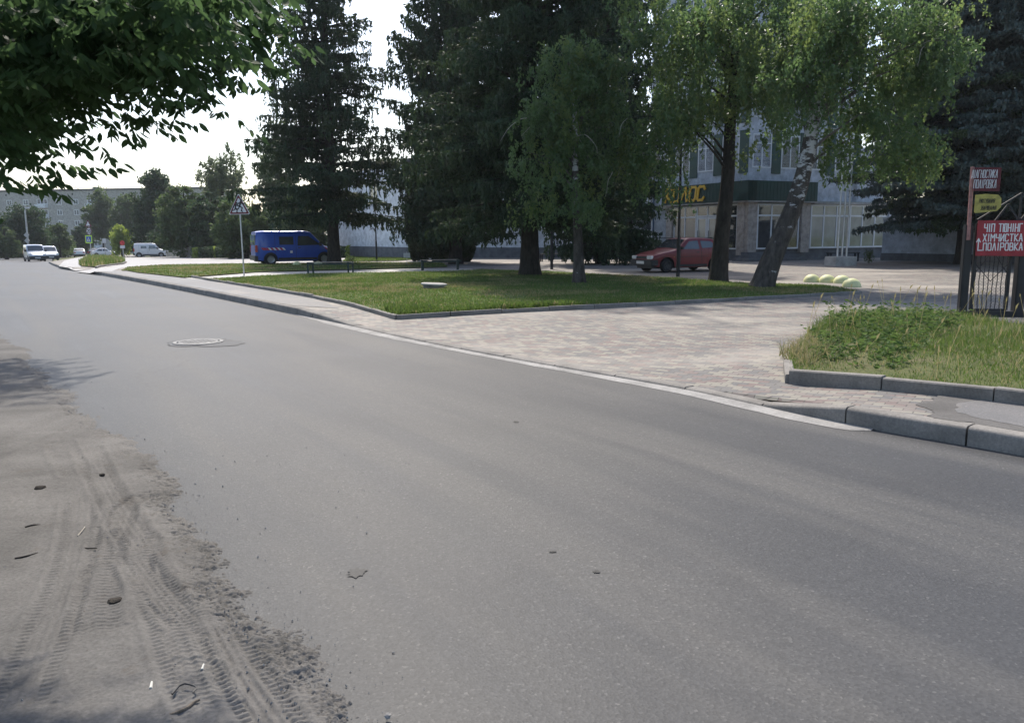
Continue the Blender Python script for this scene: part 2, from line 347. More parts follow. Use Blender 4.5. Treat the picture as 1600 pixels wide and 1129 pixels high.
def big_mesh(name, V, F, mats, parent=None, smoothf=False, mi=None):
    V = np.asarray(V, np.float32); F = np.asarray(F, np.int32); k = F.shape[1]
    me = bpy.data.meshes.new(name); me.vertices.add(len(V)); me.vertices.foreach_set('co', V.ravel())
    me.loops.add(F.size); me.loops.foreach_set('vertex_index', F.ravel()); me.polygons.add(len(F)); me.polygons.foreach_set('loop_start', np.arange(len(F), dtype=np.int32) * k)
    if mi is not None: me.polygons.foreach_set('material_index', np.asarray(mi, np.int32))
    me.polygons.foreach_set('use_smooth', np.full(len(F), smoothf)); me.update(calc_edges=True)
    return link(name, me, mats, parent)
def unit(a): return a / np.maximum(np.linalg.norm(a, axis=1, keepdims=True), 1e-9)
def leaves(name, C, D, L, W, mats, parent=None, mi=None, curl=0.0):
    """rhombic leaf faces: centre C, long direction D, length L, width W"""
    n = len(C); D = unit(D); r = unit(rng.normal(size=(n, 3))); Wd = unit(np.cross(D, r)); Nn = np.cross(D, Wd)
    L = np.broadcast_to(L, (n,))[:, None]; W = np.broadcast_to(W, (n,))[:, None]
    V = np.empty((n, 4, 3)); V[:, 0] = C - D * L / 2; V[:, 1] = C + Wd * W / 2 - D * L * .06 + Nn * W * curl; V[:, 2] = C + D * L / 2; V[:, 3] = C - Wd * W / 2 - D * L * .06 + Nn * W * curl
    return big_mesh(name, V.reshape(-1, 3), np.arange(4 * n).reshape(n, 4), mats, parent, mi=mi)

# terrain sheets: a flat polygon cut by a grid and draped
def sheet(name, poly, zf, mat, label=None, step=2.0, kind='structure'):
    bm = bmesh.new(); vs = [bm.verts.new((x, y, 0)) for x, y in poly]; bm.faces.new(vs)
    bmesh.ops.triangulate(bm, faces=bm.faces[:])
    xs = [p[0] for p in poly]; ys = [p[1] for p in poly]
    for ax, lo, hi in ((0, min(xs), max(xs)), (1, min(ys), max(ys))):
        g = lo + step
        st = step
        while g < hi:
            co = [0, 0, 0]; no = [0, 0, 0]; co[ax] = g; no[ax] = 1
            bmesh.ops.bisect_plane(bm, geom=bm.verts[:] + bm.edges[:] + bm.faces[:], plane_co=co, plane_no=no)
            st = step if abs(g) < 40 else step * 4
            g += st
    co = np.array([v.co[:] for v in bm.verts]); z = zf(co[:, 0], co[:, 1])
    for v, zz in zip(bm.verts, z): v.co.z = zz
    bmesh.ops.recalc_face_normals(bm, faces=bm.faces)
    if sum(f.normal.z for f in bm.faces) < 0: bmesh.ops.reverse_faces(bm, faces=bm.faces)
    me = bpy.data.meshes.new(name); bm.to_mesh(me); bm.free()
    o = link(name, me, mat); o['kind'] = kind
    if label: o['label'] = label
    return o

# ------------------------------------------------------------ kerb line, pavement height
kpx = [(1760, 742), (1600, 712), (1440, 684), (1320, 664), (1180, 634), (1080, 611), (900, 580), (750, 553), (620, 527), (540, 508), (465, 492), (380, 474), (280, 453), (190, 436), (152, 429), (118, 423), (90, 418), (76, 411)]
KERB = resample(smooth([G(*p) for p in kpx], 2), .25)
_, kS, _ = polydist(*[np.array([G(*p)[i] for p in ((1318, 664), (1190, 636), (550, 511), (466, 492), (153, 429), (112, 422))]) for i in (0, 1)], KERB)
RA, RB, RC, RD, RE, RF = kS      # ramp down, low, ramp up; far entrance
def low(s):
    return np.clip((s - RA) / max(RB - RA, .1), 0, 1) * np.clip((RD - s) / (RD - RC), 0, 1)
def low2(s): return np.clip((s - RE) / 1.2, 0, 1) * np.clip((RF - s) / 1.2, 0, 1)
def ktop(s): return .15 - .115 * np.clip(low(s) + low2(s), 0, 1)
def pav(x, y):
    d, s, sd_ = polydist(x, y, KERB)
    return h(x, y) + .135 - (.135 - ktop(s) + .004) * np.exp(-(d / 1.6) ** 2)
def pz(x, y): return float(pav(np.array([x]), np.array([y]))[0])

# base ground out to the horizon
gx = np.concatenate([-np.geomspace(1500, 45, 26), np.linspace(-40, 40, 41), np.geomspace(45, 1500, 26)])
gy = np.concatenate([[-60, -20, -6, -2], np.linspace(0, 60, 41), np.geomspace(64, 2000, 40)])
GX, GY = np.meshgrid(gx, gy)
rr = np.hypot(GX, GY); GZ = np.maximum(h(GX, GY), -3.2) - .06
V = np.stack([GX, GY, GZ], -1).reshape(-1, 3); nx = len(gx)
idx = np.arange(len(V)).reshape(GX.shape)
F = np.stack([idx[:-1, :-1], idx[:-1, 1:], idx[1:, 1:], idx[1:, :-1]], -1).reshape(-1, 4)
g = big_mesh('ground', V, F, 'far_ground'); g['kind'] = 'structure'

LE = smooth([(.6, .4), (-.1, 1.6), G(480, 1129), G(440, 1060), G(290, 880), G(250, 770), G(170, 700), G(80, 620), G(40, 570), G(0, 522), (-17, 22), (-34, 32), (-90, 50)], 1)
roadpoly = [(4.5, -2), (6.2, 2.2)] + [tuple(p) for p in KERB[::4]] + [G(84, 405), G(122, 398.6), (-95, 175), (-101, 172), G(92, 398.8), G(60, 402), G(0, 404.5), (-120, 105), (-120, 45)] + [tuple(p) for p in LE[::-1]][2:] + [(0.5, -2)]
# keep only kerb points ahead of the frame start
sheet('road', roadpoly, lambda x, y: h(x, y), 'asphalt_road', 'grey asphalt road curving away to the left', 1.5)

# pavement (plaza) behind the kerb
inner = [tuple(p) for p in KERB]
def offset_line(L, d):
    L = np.array(L); t = np.gradient(L, axis=0); t /= np.linalg.norm(t, axis=1, keepdims=True); n = np.stack([t[:, 1], -t[:, 0]], 1)
    return L + n * d
KIN = offset_line(KERB, .145)
plaza = [tuple(p) for p in KIN[::3]] + [G(90, 409), G(150, 399), G(200, 398), (-50, 110), (-12, 100), (40, 80), (60, 45), (30, 5)]
sheet('plaza', plaza, lambda x, y: pav(x, y), 'pavers', 'red, cream and grey block paving in front of the building', 1.0)

# sidewalk of asphalt along the kerb, left of the plaza
swk = [tuple(p) for p in KIN if True]
d_, s_, _ = polydist(KIN[:, 0], KIN[:, 1], KERB)
seg = [tuple(p) for p, s in zip(KIN, s_) if RD + .3 < s < RE - .1][::3]
edge = [G(620, 492, .13), G(480, 463, .13), G(320, 437, .13), G(290, 434, .13), G(188, 422, .12), G(165, 420, .12)]
ws = [tuple(p) for p in (G(530, 482, .13),)]
sheet('sidewalk', seg + edge[::-1][0:5] + ws, lambda x, y: pav(x, y) + .006, 'asphalt_walk', 'narrow asphalt sidewalk between kerb and lawn', 1.0)
# sidewalk to the right of the paving, ragged end
seg = [tuple(p) for p, s in zip(KIN, s_) if s < RA - .45][::2]
def ragged(pts, j, step=.06):
    q = resample(pts, step); return [tuple(p) for p in q + (np.stack([fbm(q[:, 0] * 7, q[:, 1] * 7, 31, 3), fbm(q[:, 0] * 7, q[:, 1] * 7, 47, 3)], 1) - .44) * j]
sp_ = sheet('sand_drift', seg[::-1][:-1] + ragged([G(1545, 662, .15), G(1470, 655, .15), G(1430, 632, .14), G(1480, 616, .14), G(1640, 632, .14)], .28) + [(8.0, 5.4), (6.2, 3.1)], lambda x, y: pav(x, y) + .004, 'sand', 'thin sand drifted over the end of the paving', .5)
sheet('sidewalk', seg[::-1] + ragged([G(1570, 660, .15), G(1520, 652, .15), G(1490, 636, .14), G(1540, 624, .14), G(1620, 634, .14)], .2) + [(8.0, 5.2), (6.0, 3.0)], lambda x, y: pav(x, y) + .006, 'asphalt_walk', 'asphalt sidewalk at the right behind the high kerb', .5)
# parking yard
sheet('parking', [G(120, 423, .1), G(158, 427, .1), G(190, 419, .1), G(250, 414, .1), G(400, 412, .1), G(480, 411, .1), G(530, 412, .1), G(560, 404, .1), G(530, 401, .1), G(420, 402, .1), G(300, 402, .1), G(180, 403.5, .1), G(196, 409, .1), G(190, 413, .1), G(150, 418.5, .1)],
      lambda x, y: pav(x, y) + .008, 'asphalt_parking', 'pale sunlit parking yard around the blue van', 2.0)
sheet('far_walk', [G(92, 417, .1), G(118, 421, .1), G(150, 418, .1), G(122, 411, .1), G(150, 399.5, .1), G(138, 399, .1), G(100, 408, .1)], lambda x, y: pav(x, y) + .005, 'asphalt_parking', None, 2.0).name = 'pavement'
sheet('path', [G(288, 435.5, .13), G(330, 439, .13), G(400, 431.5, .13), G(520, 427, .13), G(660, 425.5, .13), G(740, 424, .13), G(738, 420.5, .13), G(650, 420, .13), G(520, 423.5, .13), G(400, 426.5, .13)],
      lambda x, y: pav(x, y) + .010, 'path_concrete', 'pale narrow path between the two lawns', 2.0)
sheet('dirt', [G(1310, 413, .13), G(1500, 423, .13), (26, 33), (31, 30), (32, 37), (22.5, 42.3), G(1380, 410, .13)], lambda x, y: pav(x, y) + .012, 'bare_dirt', 'bare dirt strip in front of the low grey wall', 1.5)

# kerb with joints between stones
kb = MB()
def kerb_run(s0, s1, L=1.0, wd=.155, topf=ktop):
    line = KERB; seg_ = np.linalg.norm(np.diff(line, axis=0), axis=1); acc = np.concatenate([[0], np.cumsum(seg_)])
    s = s0
    while s < s1 - .05:
        e = min(s + L, s1); g_ = .008
        qs = np.linspace(s + g_, e - g_, 5); X = np.interp(qs, acc, line[:, 0]); Y = np.interp(qs, acc, line[:, 1])
        t = np.stack([np.gradient(X), np.gradient(Y)], 1); t /= np.linalg.norm(t, axis=1, keepdims=True); n = np.stack([t[:, 1], -t[:, 0]], 1)
        jit = random.uniform(-.004, .004); vs = []; fs = []
        for k in range(5):
            z0 = float(h(X[k], Y[k])); T = float(topf(np.array(qs[k]))) + jit
            for o_, z_ in ((0, -.08), (0.0, T - .03), (.008, T - .012), (.028, T), (wd, T), (wd, -.08)):
                vs.append((X[k] + n[k, 0] * (o_ + jit), Y[k] + n[k, 1] * (o_ + jit), z0 + z_))
        for k in range(4):
            for j in range(6): a = k * 6 + j; b = k * 6 + (j + 1) % 6; fs.append((a, b, b + 6, a + 6))
        fs += [tuple(range(6)), tuple(range(24, 30))[::-1]]
        kb.add(vs, fs); s = e
total = float(np.sum(np.linalg.norm(np.diff(KERB, axis=0), axis=1)))
kerb_run(0, RA); kerb_run(RA, RB, RB - RA); kerb_run(RB, RC); kerb_run(RC, RD); kerb_run(RD, RE, 1.2); kerb_run(RF, total, 1.2); kerb_run(RE, RF, 1.2)
k_ = kb.build('kerb', 'kerb_concrete', smoothf=True); k_['kind'] = 'structure'; k_['label'] = 'concrete kerb stones along the right side of the road'
# pale cement gutter strip
acc = np.concatenate([[0], np.cumsum(np.linalg.norm(np.diff(KERB, axis=0), axis=1))])
gs = np.arange(RA - .25, RD + .9, .12); X = np.interp(gs, acc, KERB[:, 0]); Y = np.interp(gs, acc, KERB[:, 1]); t = np.stack([np.gradient(X), np.gradient(Y)], 1); t /= np.linalg.norm(t, axis=1, keepdims=True)
wd = .8 * (.17 + .05 * np.sin(gs * .7) + .06 * fbm(gs * 3, gs * 0, 5)) * np.clip((RD + .9 - gs) / 3, .05, 1) * np.clip((gs - RA + .3) / .2, .3, 1)
V = []; 
for k in range(len(gs)):
    for o_ in (-.02, .5, 1):
        oo = -wd[k] * max(o_, 0) + .02 * (o_ < 0); V.append((X[k] + t[k, 1] * oo, Y[k] - t[k, 0] * oo, float(h(X[k], Y[k])) + (.012 if o_ < .9 else .003)))
F = [(3 * k + j, 3 * k + j + 1, 3 * k + j + 4, 3 * k + j + 3) for k in range(len(gs) - 1) for j in range(2)]
o = big_mesh('gutter', V, F, 'gutter_cement'); o['kind'] = 'structure'; o['label'] = 'pale cement gutter strip along the lowered kerb'

# edging around lawns
def edging(line, z=.075, wd=.085, L=1.0, name='edging', label=None):
    line = resample(line, .2); accl = np.concatenate([[0], np.cumsum(np.linalg.norm(np.diff(line, axis=0), axis=1))]); mb = MB(); s = 0
    while s < accl[-1] - .1:
        e = min(s + L, accl[-1]); a = [np.interp(s + .006, accl, line[:, i]) for i in (0, 1)]; b = [np.interp(e - .006, accl, line[:, i]) for i in (0, 1)]
        j = random.uniform(-.01, .012); za = pz(*a) + z + j; zb = pz(*b) + z + j + random.uniform(-.006, .006)
        d = Vector((b[0] - a[0], b[1] - a[1], 0)).normalized(); n = Vector((-d.y, d.x, 0)) * wd / 2
        vs = []
        for p, zt in ((a, za), (b, zb)):
            q = Vector((p[0], p[1], 0))
            for o_, zz in ((-1, -.2), (-1, -.012), (-.8, 0), (.8, 0), (1, -.012), (1, -.2)): vs.append(q + n * o_ + Vector((0, 0, zt + zz)))
        mb.add(vs, [(i, (i + 1) % 6, (i + 1) % 6 + 6, i + 6) for i in range(6)] + [tuple(range(6)), tuple(range(6, 12))[::-1]]); s = e
    o = mb.build(name, 'kerb_concrete'); o['kind'] = 'structure'
    if label: o['label'] = label
lawnA = [G(*p, .15) for p in [(322, 437.5), (480, 463), (620, 492), (700, 490.5), (800, 487), (950, 480), (1080, 473), (1180, 467), (1280, 461.5), (1345, 458), (1335, 455), (1280, 447), (1200, 445), (1110, 441), (1060, 436), (1000, 433), (960, 431), (860, 425), (760, 422), (700, 424.8), (600, 427), (500, 428.5), (400, 432.5)]]
lawnB = [G(*p, .13) for p in [(189, 422), (215, 427), (288, 435), (400, 426), (520, 422.5), (650, 419.5), (700, 418), (690, 412), (640, 411.5), (560, 410.5), (535, 412), (480, 412), (400, 412.5), (300, 414), (250, 415), (200, 418)]]
lawnC = [G(*p, .1) for p in [(123, 414), (128, 418), (155, 418.5), (190, 413.5), (196, 411), (188, 406), (160, 402.5), (140, 402)]]
lawnD = [G(*p, .13) for p in [(535, 409), (620, 408), (650, 405.5), (590, 401), (545, 401)]]
weedp = [G(*p, .16) for p in [(1238, 583), (1420, 606), (1700, 640)]] + [(11, 8), (14, 13.5), G(1600, 516, .13), G(1500, 498, .1), G(1380, 497, .1), G(1300, 503, .1), G(1250, 540, .13), G(1232, 562, .13)]
for nm, pl, mt, dz, lb in (('lawn', lawnA, 'lawn_soil', .055, 'large lawn with the birches and spruces'), ('lawn', lawnB, 'lawn_soil', .04, 'narrow lawn between the parking yard and the path'),
                           ('lawn', lawnC, 'lawn_soil', .05, 'small overgrown island at the parking entrance'), ('lawn', lawnD, 'lawn_soil', .04, 'lawn patch before the pale building'), ('verge', weedp, 'weed_soil', .07, 'weedy verge inside the kerb by the gate')):
    sheet(nm, pl, lambda x, y, dz=dz: pav(x, y) + dz, mt, lb, 1.0)
edging([G(*p, .15) for p in [(300, 433.5), (480, 463), (620, 492)]], .08, label='edging of the large lawn along the sidewalk')
edging([G(*p, .15) for p in [(620, 492), (700, 490.5), (800, 487), (950, 480), (1080, 473), (1180, 467), (1345, 458)]], .08, label='edging of the large lawn along the paving')
edging([G(*p, .16) for p in [(1236, 583), (1420, 606.5), (1700, 641)]], .13, .11, .95, label='edging of the weedy verge')
edging([G(*p, .16) for p in [(1235, 584), (1231, 566)]], .10, .1, .9, label='edging at the left end of the weedy verge')
edging([G(*p, .1) for p in [(150, 419), (192, 414), (197, 411)]], .12, .12, 1.2, label='edging of the small grass island')

# ------------------------------------------------------------ sand shoulder with tyre prints (real relief)
us = np.arange(-1.35, -.06, .0027); yy = [1.9]
while yy[-1] < 17: yy.append(yy[-1] * (1.0016 if yy[-1] < 5.5 else 1.004))
yy = np.array(yy); U, YY = np.meshgrid(us, yy); XX = U * YY
d, s, sdn = polydist(XX, YY, LE)
inside = d * sdn                     # >0 left of the edge
nz = fbm(XX * 1.3, YY * 1.3, 3, 5) - .47
Z = np.clip(.16 * (inside + .07 + nz * .45 + (fbm(XX * 9, YY * 9, 77, 3) - .44) * .14 + (fbm(XX * 40, YY * 40, 78, 2) - .37) * .16 + (vnoise(XX * 150, YY * 150, 79) - .5) * .12), -.012, .020) + (fbm(XX * 5, YY * 5, 9, 4) - .47) * .010 + (fbm(XX * 40, YY * 40, 19, 2) - .37) * .003
def track(px, wdt, seed, depth=.011, kind_=0):
    global Z
    ln = smooth([G(*p) for p in px], 2); d, s, sg = polydist(XX, YY, ln); tot = np.sum(np.linalg.norm(np.diff(ln, axis=0), axis=1))
    q = d * sg; hw = wdt / 2; a = np.clip((hw - d) / .012, 0, 1) * np.clip(s / .1, 0, 1) * np.clip((tot - s) / .1, 0, 1) * (.55 + .6 * fbm(XX * 4, YY * 4, seed, 3))
    rib = np.zeros_like(q)
    for c in (-.33, 0, .33): rib += np.exp(-((q / hw - c) / .075) ** 2)
    lug = (np.abs(q) > hw * .52) * (np.sin(s * 2 * math.pi / .032 + q * (40 if kind_ else 0)) > .1) * 1.0
    if kind_: lug = lug + (np.abs(q) <= hw * .52) * (np.sin(s * 2 * math.pi / .035 + np.abs(q) * 90) > .3) * .7
    a = a * np.clip((Z - .002) / .010, 0, 1)
    depth = depth * 1.0
    Z = Z - a * depth + a * depth * (.85 * np.clip(rib * (1 - .6 * kind_), 0, 1) + .75 * lug) + .006 * np.exp(-((d - hw - .018) / .014) ** 2) * (s > .05) * (s < tot - .05)
track([(335, 975), (352, 1010), (385, 1070), (425, 1129), (470, 1200)], .20, 1, .011)
track([(222, 860), (196, 820), (155, 745), (135, 700)], .20, 2, .010)
track([(150, 1000), (152, 920), (165, 870), (190, 800)], .19, 3, .008, 1)
track([(205, 870), (240, 920), (300, 985)], .17, 4, .008)
track([(90, 690), (105, 720), (125, 750)], .20, 5, .007, 1)
track([(182, 830), (192, 795), (228, 776)], .17, 6, .011)
track([(240, 1060), (300, 1050), (340, 1085)], .18, 7, .006, 1)
track([(60, 700), (150, 655), (110, 640)], .16, 8, .007, 1)
track([(20, 1129), (70, 1000), (120, 880), (128, 780)], .20, 21, .006)
track([(330, 1129), (290, 1040), (262, 960), (230, 900), (215, 840)], .20, 22, .008, 1)
track([(395, 1000), (440, 1060), (520, 1129)], .15, 12, .004, 1)
V = np.stack([XX, YY, Z], -1).reshape(-1, 3); idx = np.arange(len(V)).reshape(XX.shape)
F = np.stack([idx[:-1, :-1], idx[:-1, 1:], idx[1:, 1:], idx[1:, :-1]], -1).reshape(-1, 4)
zz = Z.reshape(-1)[F].max(1); F = F[zz > -.006]
o = big_mesh('sand_shoulder', V, F, 'sand', smoothf=True); o['kind'] = 'structure'; o['label'] = 'sandy road shoulder pressed with tyre prints'
# loose gravel along the edge
n = 5200; k = rng.integers(2, len(LE) - 4, n); tt = rng.random(n)[:, None]; C2 = LE[k] * (1 - tt) + LE[k + 1] * tt + rng.normal(size=(n, 2)) * .11 * (rng.random((n, 1)) ** 1.2 * 2)
C2 = np.vstack([C2, np.stack([rng.uniform(-2.6, -.6, 500), rng.uniform(2, 6, 500)], 1)]); n = len(C2)
r = rng.uniform(.001, .0032, n) * rng.choice([1, 1, 1, 1, 2.2], n)
T = np.array([(1, 0, 0), (-.5, .87, 0), (-.5, -.87, 0), (0, 0, 1)], float)
C3 = np.concatenate([C2, (.004 + .012 * (polydist(C2[:, 0], C2[:, 1], LE)[2] > 0))[:, None]], 1)
V = C3[:, None, :] + (T[None] + rng.normal(size=(n, 4, 3)) * .25) * r[:, None, None]
F = np.array([(0, 1, 3), (1, 2, 3), (2, 0, 3)])[None] + (np.arange(n) * 4)[:, None, None]
o = big_mesh('gravel', V.reshape(-1, 3), F.reshape(-1, 3), 'stone_grey'); tag(o, kind='stuff'); o['label'] = 'fine loose gravel scattered along the road edge'

# twigs, wire and litter lying on the sand
def twig(px, r, label, mat='twig', name='twig', lift=.02):
    pts = [(*G(*p), lift + .004 * (i % 2)) for i, p in enumerate(px)]
    pts = [Vector(p) for p in pts]; fine = smooth([tuple(p) for p in pts], 1); o = MB()
    rad = [r * (1 - .5 * i / len(fine)) for i in range(len(fine))]; o.tube([Vector(p) for p in fine], rad, 6)
    ob = o.build(name, mat, smoothf=True); tag(ob, label, name.replace('_', ' ')); return ob
twig([(40, 829), (52, 826), (64, 825)], .006, 'short dark twig on the sand, farther of the two straight ones at the left', 'bark_dark')
twig([(24, 878), (40, 876), (60, 869)], .005, 'thin straight dark twig on the sand, nearer of the two at the left', 'bark_dark')
twig([(262, 1127), (290, 1118), (303, 1105), (313, 1102)], .007, 'bent brown twig at the bottom edge of the sand', 'twig')
twig([(270, 1096), (285, 1080), (303, 1082), (309, 1088), (302, 1094)], .004, 'black bent wire loop lying on the sand', 'metal_black', 'wire', .03)
twig([(122, 842), (130, 834), (133, 828)], .004, 'pale forked twig beside the tyre print', 'twig_pale')
twig([(133, 862), (152, 863)], .004, 'tiny dark twig across the middle tyre print', 'bark_dark')
def chip(px, py, r, mat, name, label, flat=.4):
    x, y = G(px, py); bm = bmesh.new(); bmesh.ops.create_icosphere(bm, subdivisions=2, radius=r)
    for v in bm.verts: v.co = v.co * random.uniform(.8, 1.2); v.co.z *= flat
    me = bpy.data.meshes.new(name); bm.to_mesh(me); bm.free(); o = link(name, me, mat); o.location = (x, y, .02); tag(o, label, name.replace('_', ' ')); return o
chip(63, 767, .035, 'bark_dark', 'clod', 'dark clod of earth in a hollow at the left of the sand', .5)
chip(180, 945, .03, 'bark_dark', 'clod', 'dark flat clod below the crossing tyre prints', .35)
chip(160, 746, .018, 'bark_dark', 'pebble', 'dark pebble beside the upper tyre print', .7)
chip(606, 1126, .012, 'stone_grey', 'pebble', 'dark pebble on the asphalt at the bottom edge', .7)
twig([(236, 1083), (238, 1074)], .006, 'white scrap of paper on the sand near the bottom', 'debris_white', 'paper_scrap')
twig([(316, 1053), (319, 1046)], .005, 'small white scrap beside the long tyre print', 'debris_white', 'paper_scrap')
# patches on the road
def blot(px, rx, ry, label, mat):
    x, y = G(px[0], px[1]); n = 26; V = [(x, y, .004)]
    for k in range(n): a = 2 * math.pi * k / n; q = random.uniform(.6, 1.15); V.append((x + rx * q * math.cos(a), y + ry * q * math.sin(a), .004))
    o = big_mesh('road_patch', V, [(0, k + 1, (k + 1) % n + 1) for k in range(n)], mat); o['kind'] = 'structure'; o['label'] = label
mk_asphalt('asphalt_old', (.045, .044, .043), (.06, .057, .054), 0)
blot((558, 895), .05, .06, 'small dark broken patch in the near asphalt', 'asphalt_old')

def crack(px, label, wd=.006):
    q = resample([G(*p) for p in px], .05); q = q + (np.stack([fbm(q[:, 0] * 5, q[:, 1] * 5, 131, 4), fbm(q[:, 0] * 5, q[:, 1] * 5, 147, 4)], 1) - .47) * .35; V = []
    t = np.gradient(q, axis=0); t /= np.linalg.norm(t, axis=1, keepdims=True)
    for k in range(len(q)): w_ = wd * random.uniform(.15, 1); V += [(q[k, 0] - t[k, 1] * w_, q[k, 1] + t[k, 0] * w_, .003), (q[k, 0] + t[k, 1] * w_, q[k, 1] - t[k, 0] * w_, .003)]
    o = big_mesh('road_crack', V, [(2 * k, 2 * k + 1, 2 * k + 3, 2 * k + 2) for k in range(len(q) - 1)], 'asphalt_old'); o['kind'] = 'structure'; o['label'] = label
blot((932, 893), .022, .02, 'tiny dark patch in the near asphalt', 'asphalt_old'); blot((863, 862), .02, .015, 'tiny chip out of the asphalt', 'asphalt_old'); blot((806, 659), .03, .03, 'small dark spot on the road', 'asphalt_old')
# ------------------------------------------------------------ manholes
def manhole():
    x, y = G(310, 535); r = empty('manhole_cover', (x, y, .002)); tag(r, 'round cast iron manhole cover sunk in the road', 'manhole cover')
    rb = MB().lathe([(.30, .0), (.30, .012), (.29, .016), (.05, .016), (.0, .016)], 32)
    for k in range(-3, 4):
        for j in range(-3, 4):
            if k * k + j * j < 11: rb.box(k * .075 - .02, k * .075 + .02, j * .075 - .02, j * .075 + .02, .016, .021)
    rb.build('lid', 'iron_cast', r)
    MB().lathe([(.315, .002), (.315, .014), (.37, .014), (.38, .002)], 32).build('rim', 'iron_cast', r)
    n = 40; V = []; 
    for k in range(n):
        a = 2 * math.pi * k / n; q = .42 + .10 * random.random() + (.35 * max(0, math.cos(a + .4)) ** 6); V += [(x + .37 * math.cos(a), y + .37 * math.sin(a), .0045), (x + q * math.cos(a), y + q * math.sin(a), .0045)]
    o = big_mesh('road_patch', V, [(2 * k, 2 * k + 1, (2 * k + 3) % (2 * n), (2 * k + 2) % (2 * n)) for k in range(n)], 'asphalt_old'); o['kind'] = 'structure'; o['label'] = 'broken dark asphalt ring round the manhole'
manhole()
x, y = G(678, 450, .18); r = empty('well_cover', (x, y, pz(x, y) + .05)); tag(r, 'round concrete well cover standing in the lawn', 'well cover')
MB().lathe([(.30, -.05), (.30, .07), (.0, .07)], 28).build('well_ring', 'stone_grey', r)
MB().lathe([(.0, .075), (.34, .075), (.36, .085), (.36, .12), (.34, .13), (.1, .14), (0, .14)], 28, Matrix.Rotation(R(3), 4, 'Y')).build('slab', 'pale_concrete', r)
x, y = G(40, 405.5); r = MB().lathe([(.0, .02), (.34, .02), (.36, 0)], 20).build('manhole_cover', 'iron_cast'); r.location = (x + -9, y, float(h(x - 9, y))); tag(r, 'dark flat manhole cover in the far road left of the white cars', 'manhole cover')
x, y = G(22, 405.3); r.location = (x, y, float(h(x, y)))

# ------------------------------------------------------------ grass
def inpoly(x, y, poly):
    c = np.zeros(len(x), bool); n = len(poly)
    for i in range(n):
        x0, y0 = poly[i]; x1, y1 = poly[(i + 1) % n]
        k = ((y0 > y) != (y1 > y)) & (x < (x1 - x0) * (y - y0) / ((y1 - y0) or 1e-9) + x0); c ^= k
    return c
def scatter(poly, n, bias=0):
    a = np.array(poly); lo, hi = a.min(0), a.max(0); out = []; tot = 0
    while tot < n:
        p = rng.uniform(lo, hi, (n * 2, 2))
        if bias: p = p[rng.random(len(p)) < (lo[1] / p[:, 1]) ** bias]
        p = p[inpoly(p[:, 0], p[:, 1], poly)]; out.append(p); tot += len(p)
    return np.vstack(out)[:n]
def blades(name, poly, n, hmin, hmax, wd, dz, label, mats=('grass_blade', 'grass_dry'), dry=.12, bias=1.0, lean=.5, segs=2, hf=None):
    p = scatter(poly, n, bias); p = p[rng.random(n) < np.clip(2.2 * fbm(p[:, 0] * .7, p[:, 1] * .7, 61, 4) - .35, .12, 1)]; n = len(p); x, y = p[:, 0], p[:, 1]; z = pav(x, y) + dz; H_ = rng.uniform(hmin, hmax, n) * (.45 + 1.1 * fbm(x * .9, y * .9, 41, 3))
    if hf is not None: H_ = H_ * hf(x, y)
    a = rng.uniform(0, 2 * math.pi, n); l = rng.uniform(0, lean, n) * H_; dx, dy = np.cos(a) * l, np.sin(a) * l; b = rng.uniform(0, 2 * math.pi, n); w_ = wd * rng.uniform(.6, 1.4, n); wx, wy = np.cos(b) * w_, np.sin(b) * w_
    ds = [(0, 0), (.55, .3), (1, 1)] if segs == 2 else [(0, 0), (1, 1)]
    if segs == 2:
        V = np.empty((n, 5, 3))
        V[:, 0] = np.stack([x - wx, y - wy, z], 1); V[:, 1] = np.stack([x + wx, y + wy, z], 1)
        V[:, 2] = np.stack([x + wx * .7 + dx * .3, y + wy * .7 + dy * .3, z + H_ * .55], 1); V[:, 3] = np.stack([x - wx * .7 + dx * .3, y - wy * .7 + dy * .3, z + H_ * .55], 1)
        V[:, 4] = np.stack([x + dx, y + dy, z + H_ * .95], 1)
        F = np.concatenate([(np.array([[0, 1, 2], [0, 2, 3], [3, 2, 4]]) + 5 * i) [None] for i in [0]]); F = (np.array([[0, 1, 2], [0, 2, 3], [3, 2, 4]])[None] + (np.arange(n) * 5)[:, None, None]).reshape(-1, 3); mi = np.repeat(rng.random(n) < dry, 3)
    else:
        V = np.empty((n, 3, 3)); V[:, 0] = np.stack([x - wx, y - wy, z], 1); V[:, 1] = np.stack([x + wx, y + wy, z], 1); V[:, 2] = np.stack([x + dx, y + dy, z + H_], 1)
        F = np.arange(3 * n).reshape(n, 3); mi = rng.random(n) < dry + .55 * (fbm(x * .5, y * .5, 91, 4) > .54)
    o = big_mesh(name, V.reshape(-1, 3), F, list(mats), mi=mi.astype(np.int32)); tag(o, kind='stuff'); o['label'] = label
    return o
blades('grass', lawnA, 150000, .025, .07, .011, .05, 'short green grass of the large lawn', bias=1.3, segs=1, lean=.8)
blades('grass', lawnB, 35000, .03, .09, .02, .035, 'short grass of the lawn beside the parking yard', bias=1, segs=1, dry=.25)
blades('grass', lawnC, 14000, .15, .5, .03, .045, 'tall unmown grass on the small island', bias=0, segs=1, dry=.1)
blades('grass', lawnD, 9000, .04, .1, .03, .035, 'grass patch before the pale building', bias=0, segs=1, dry=.1)
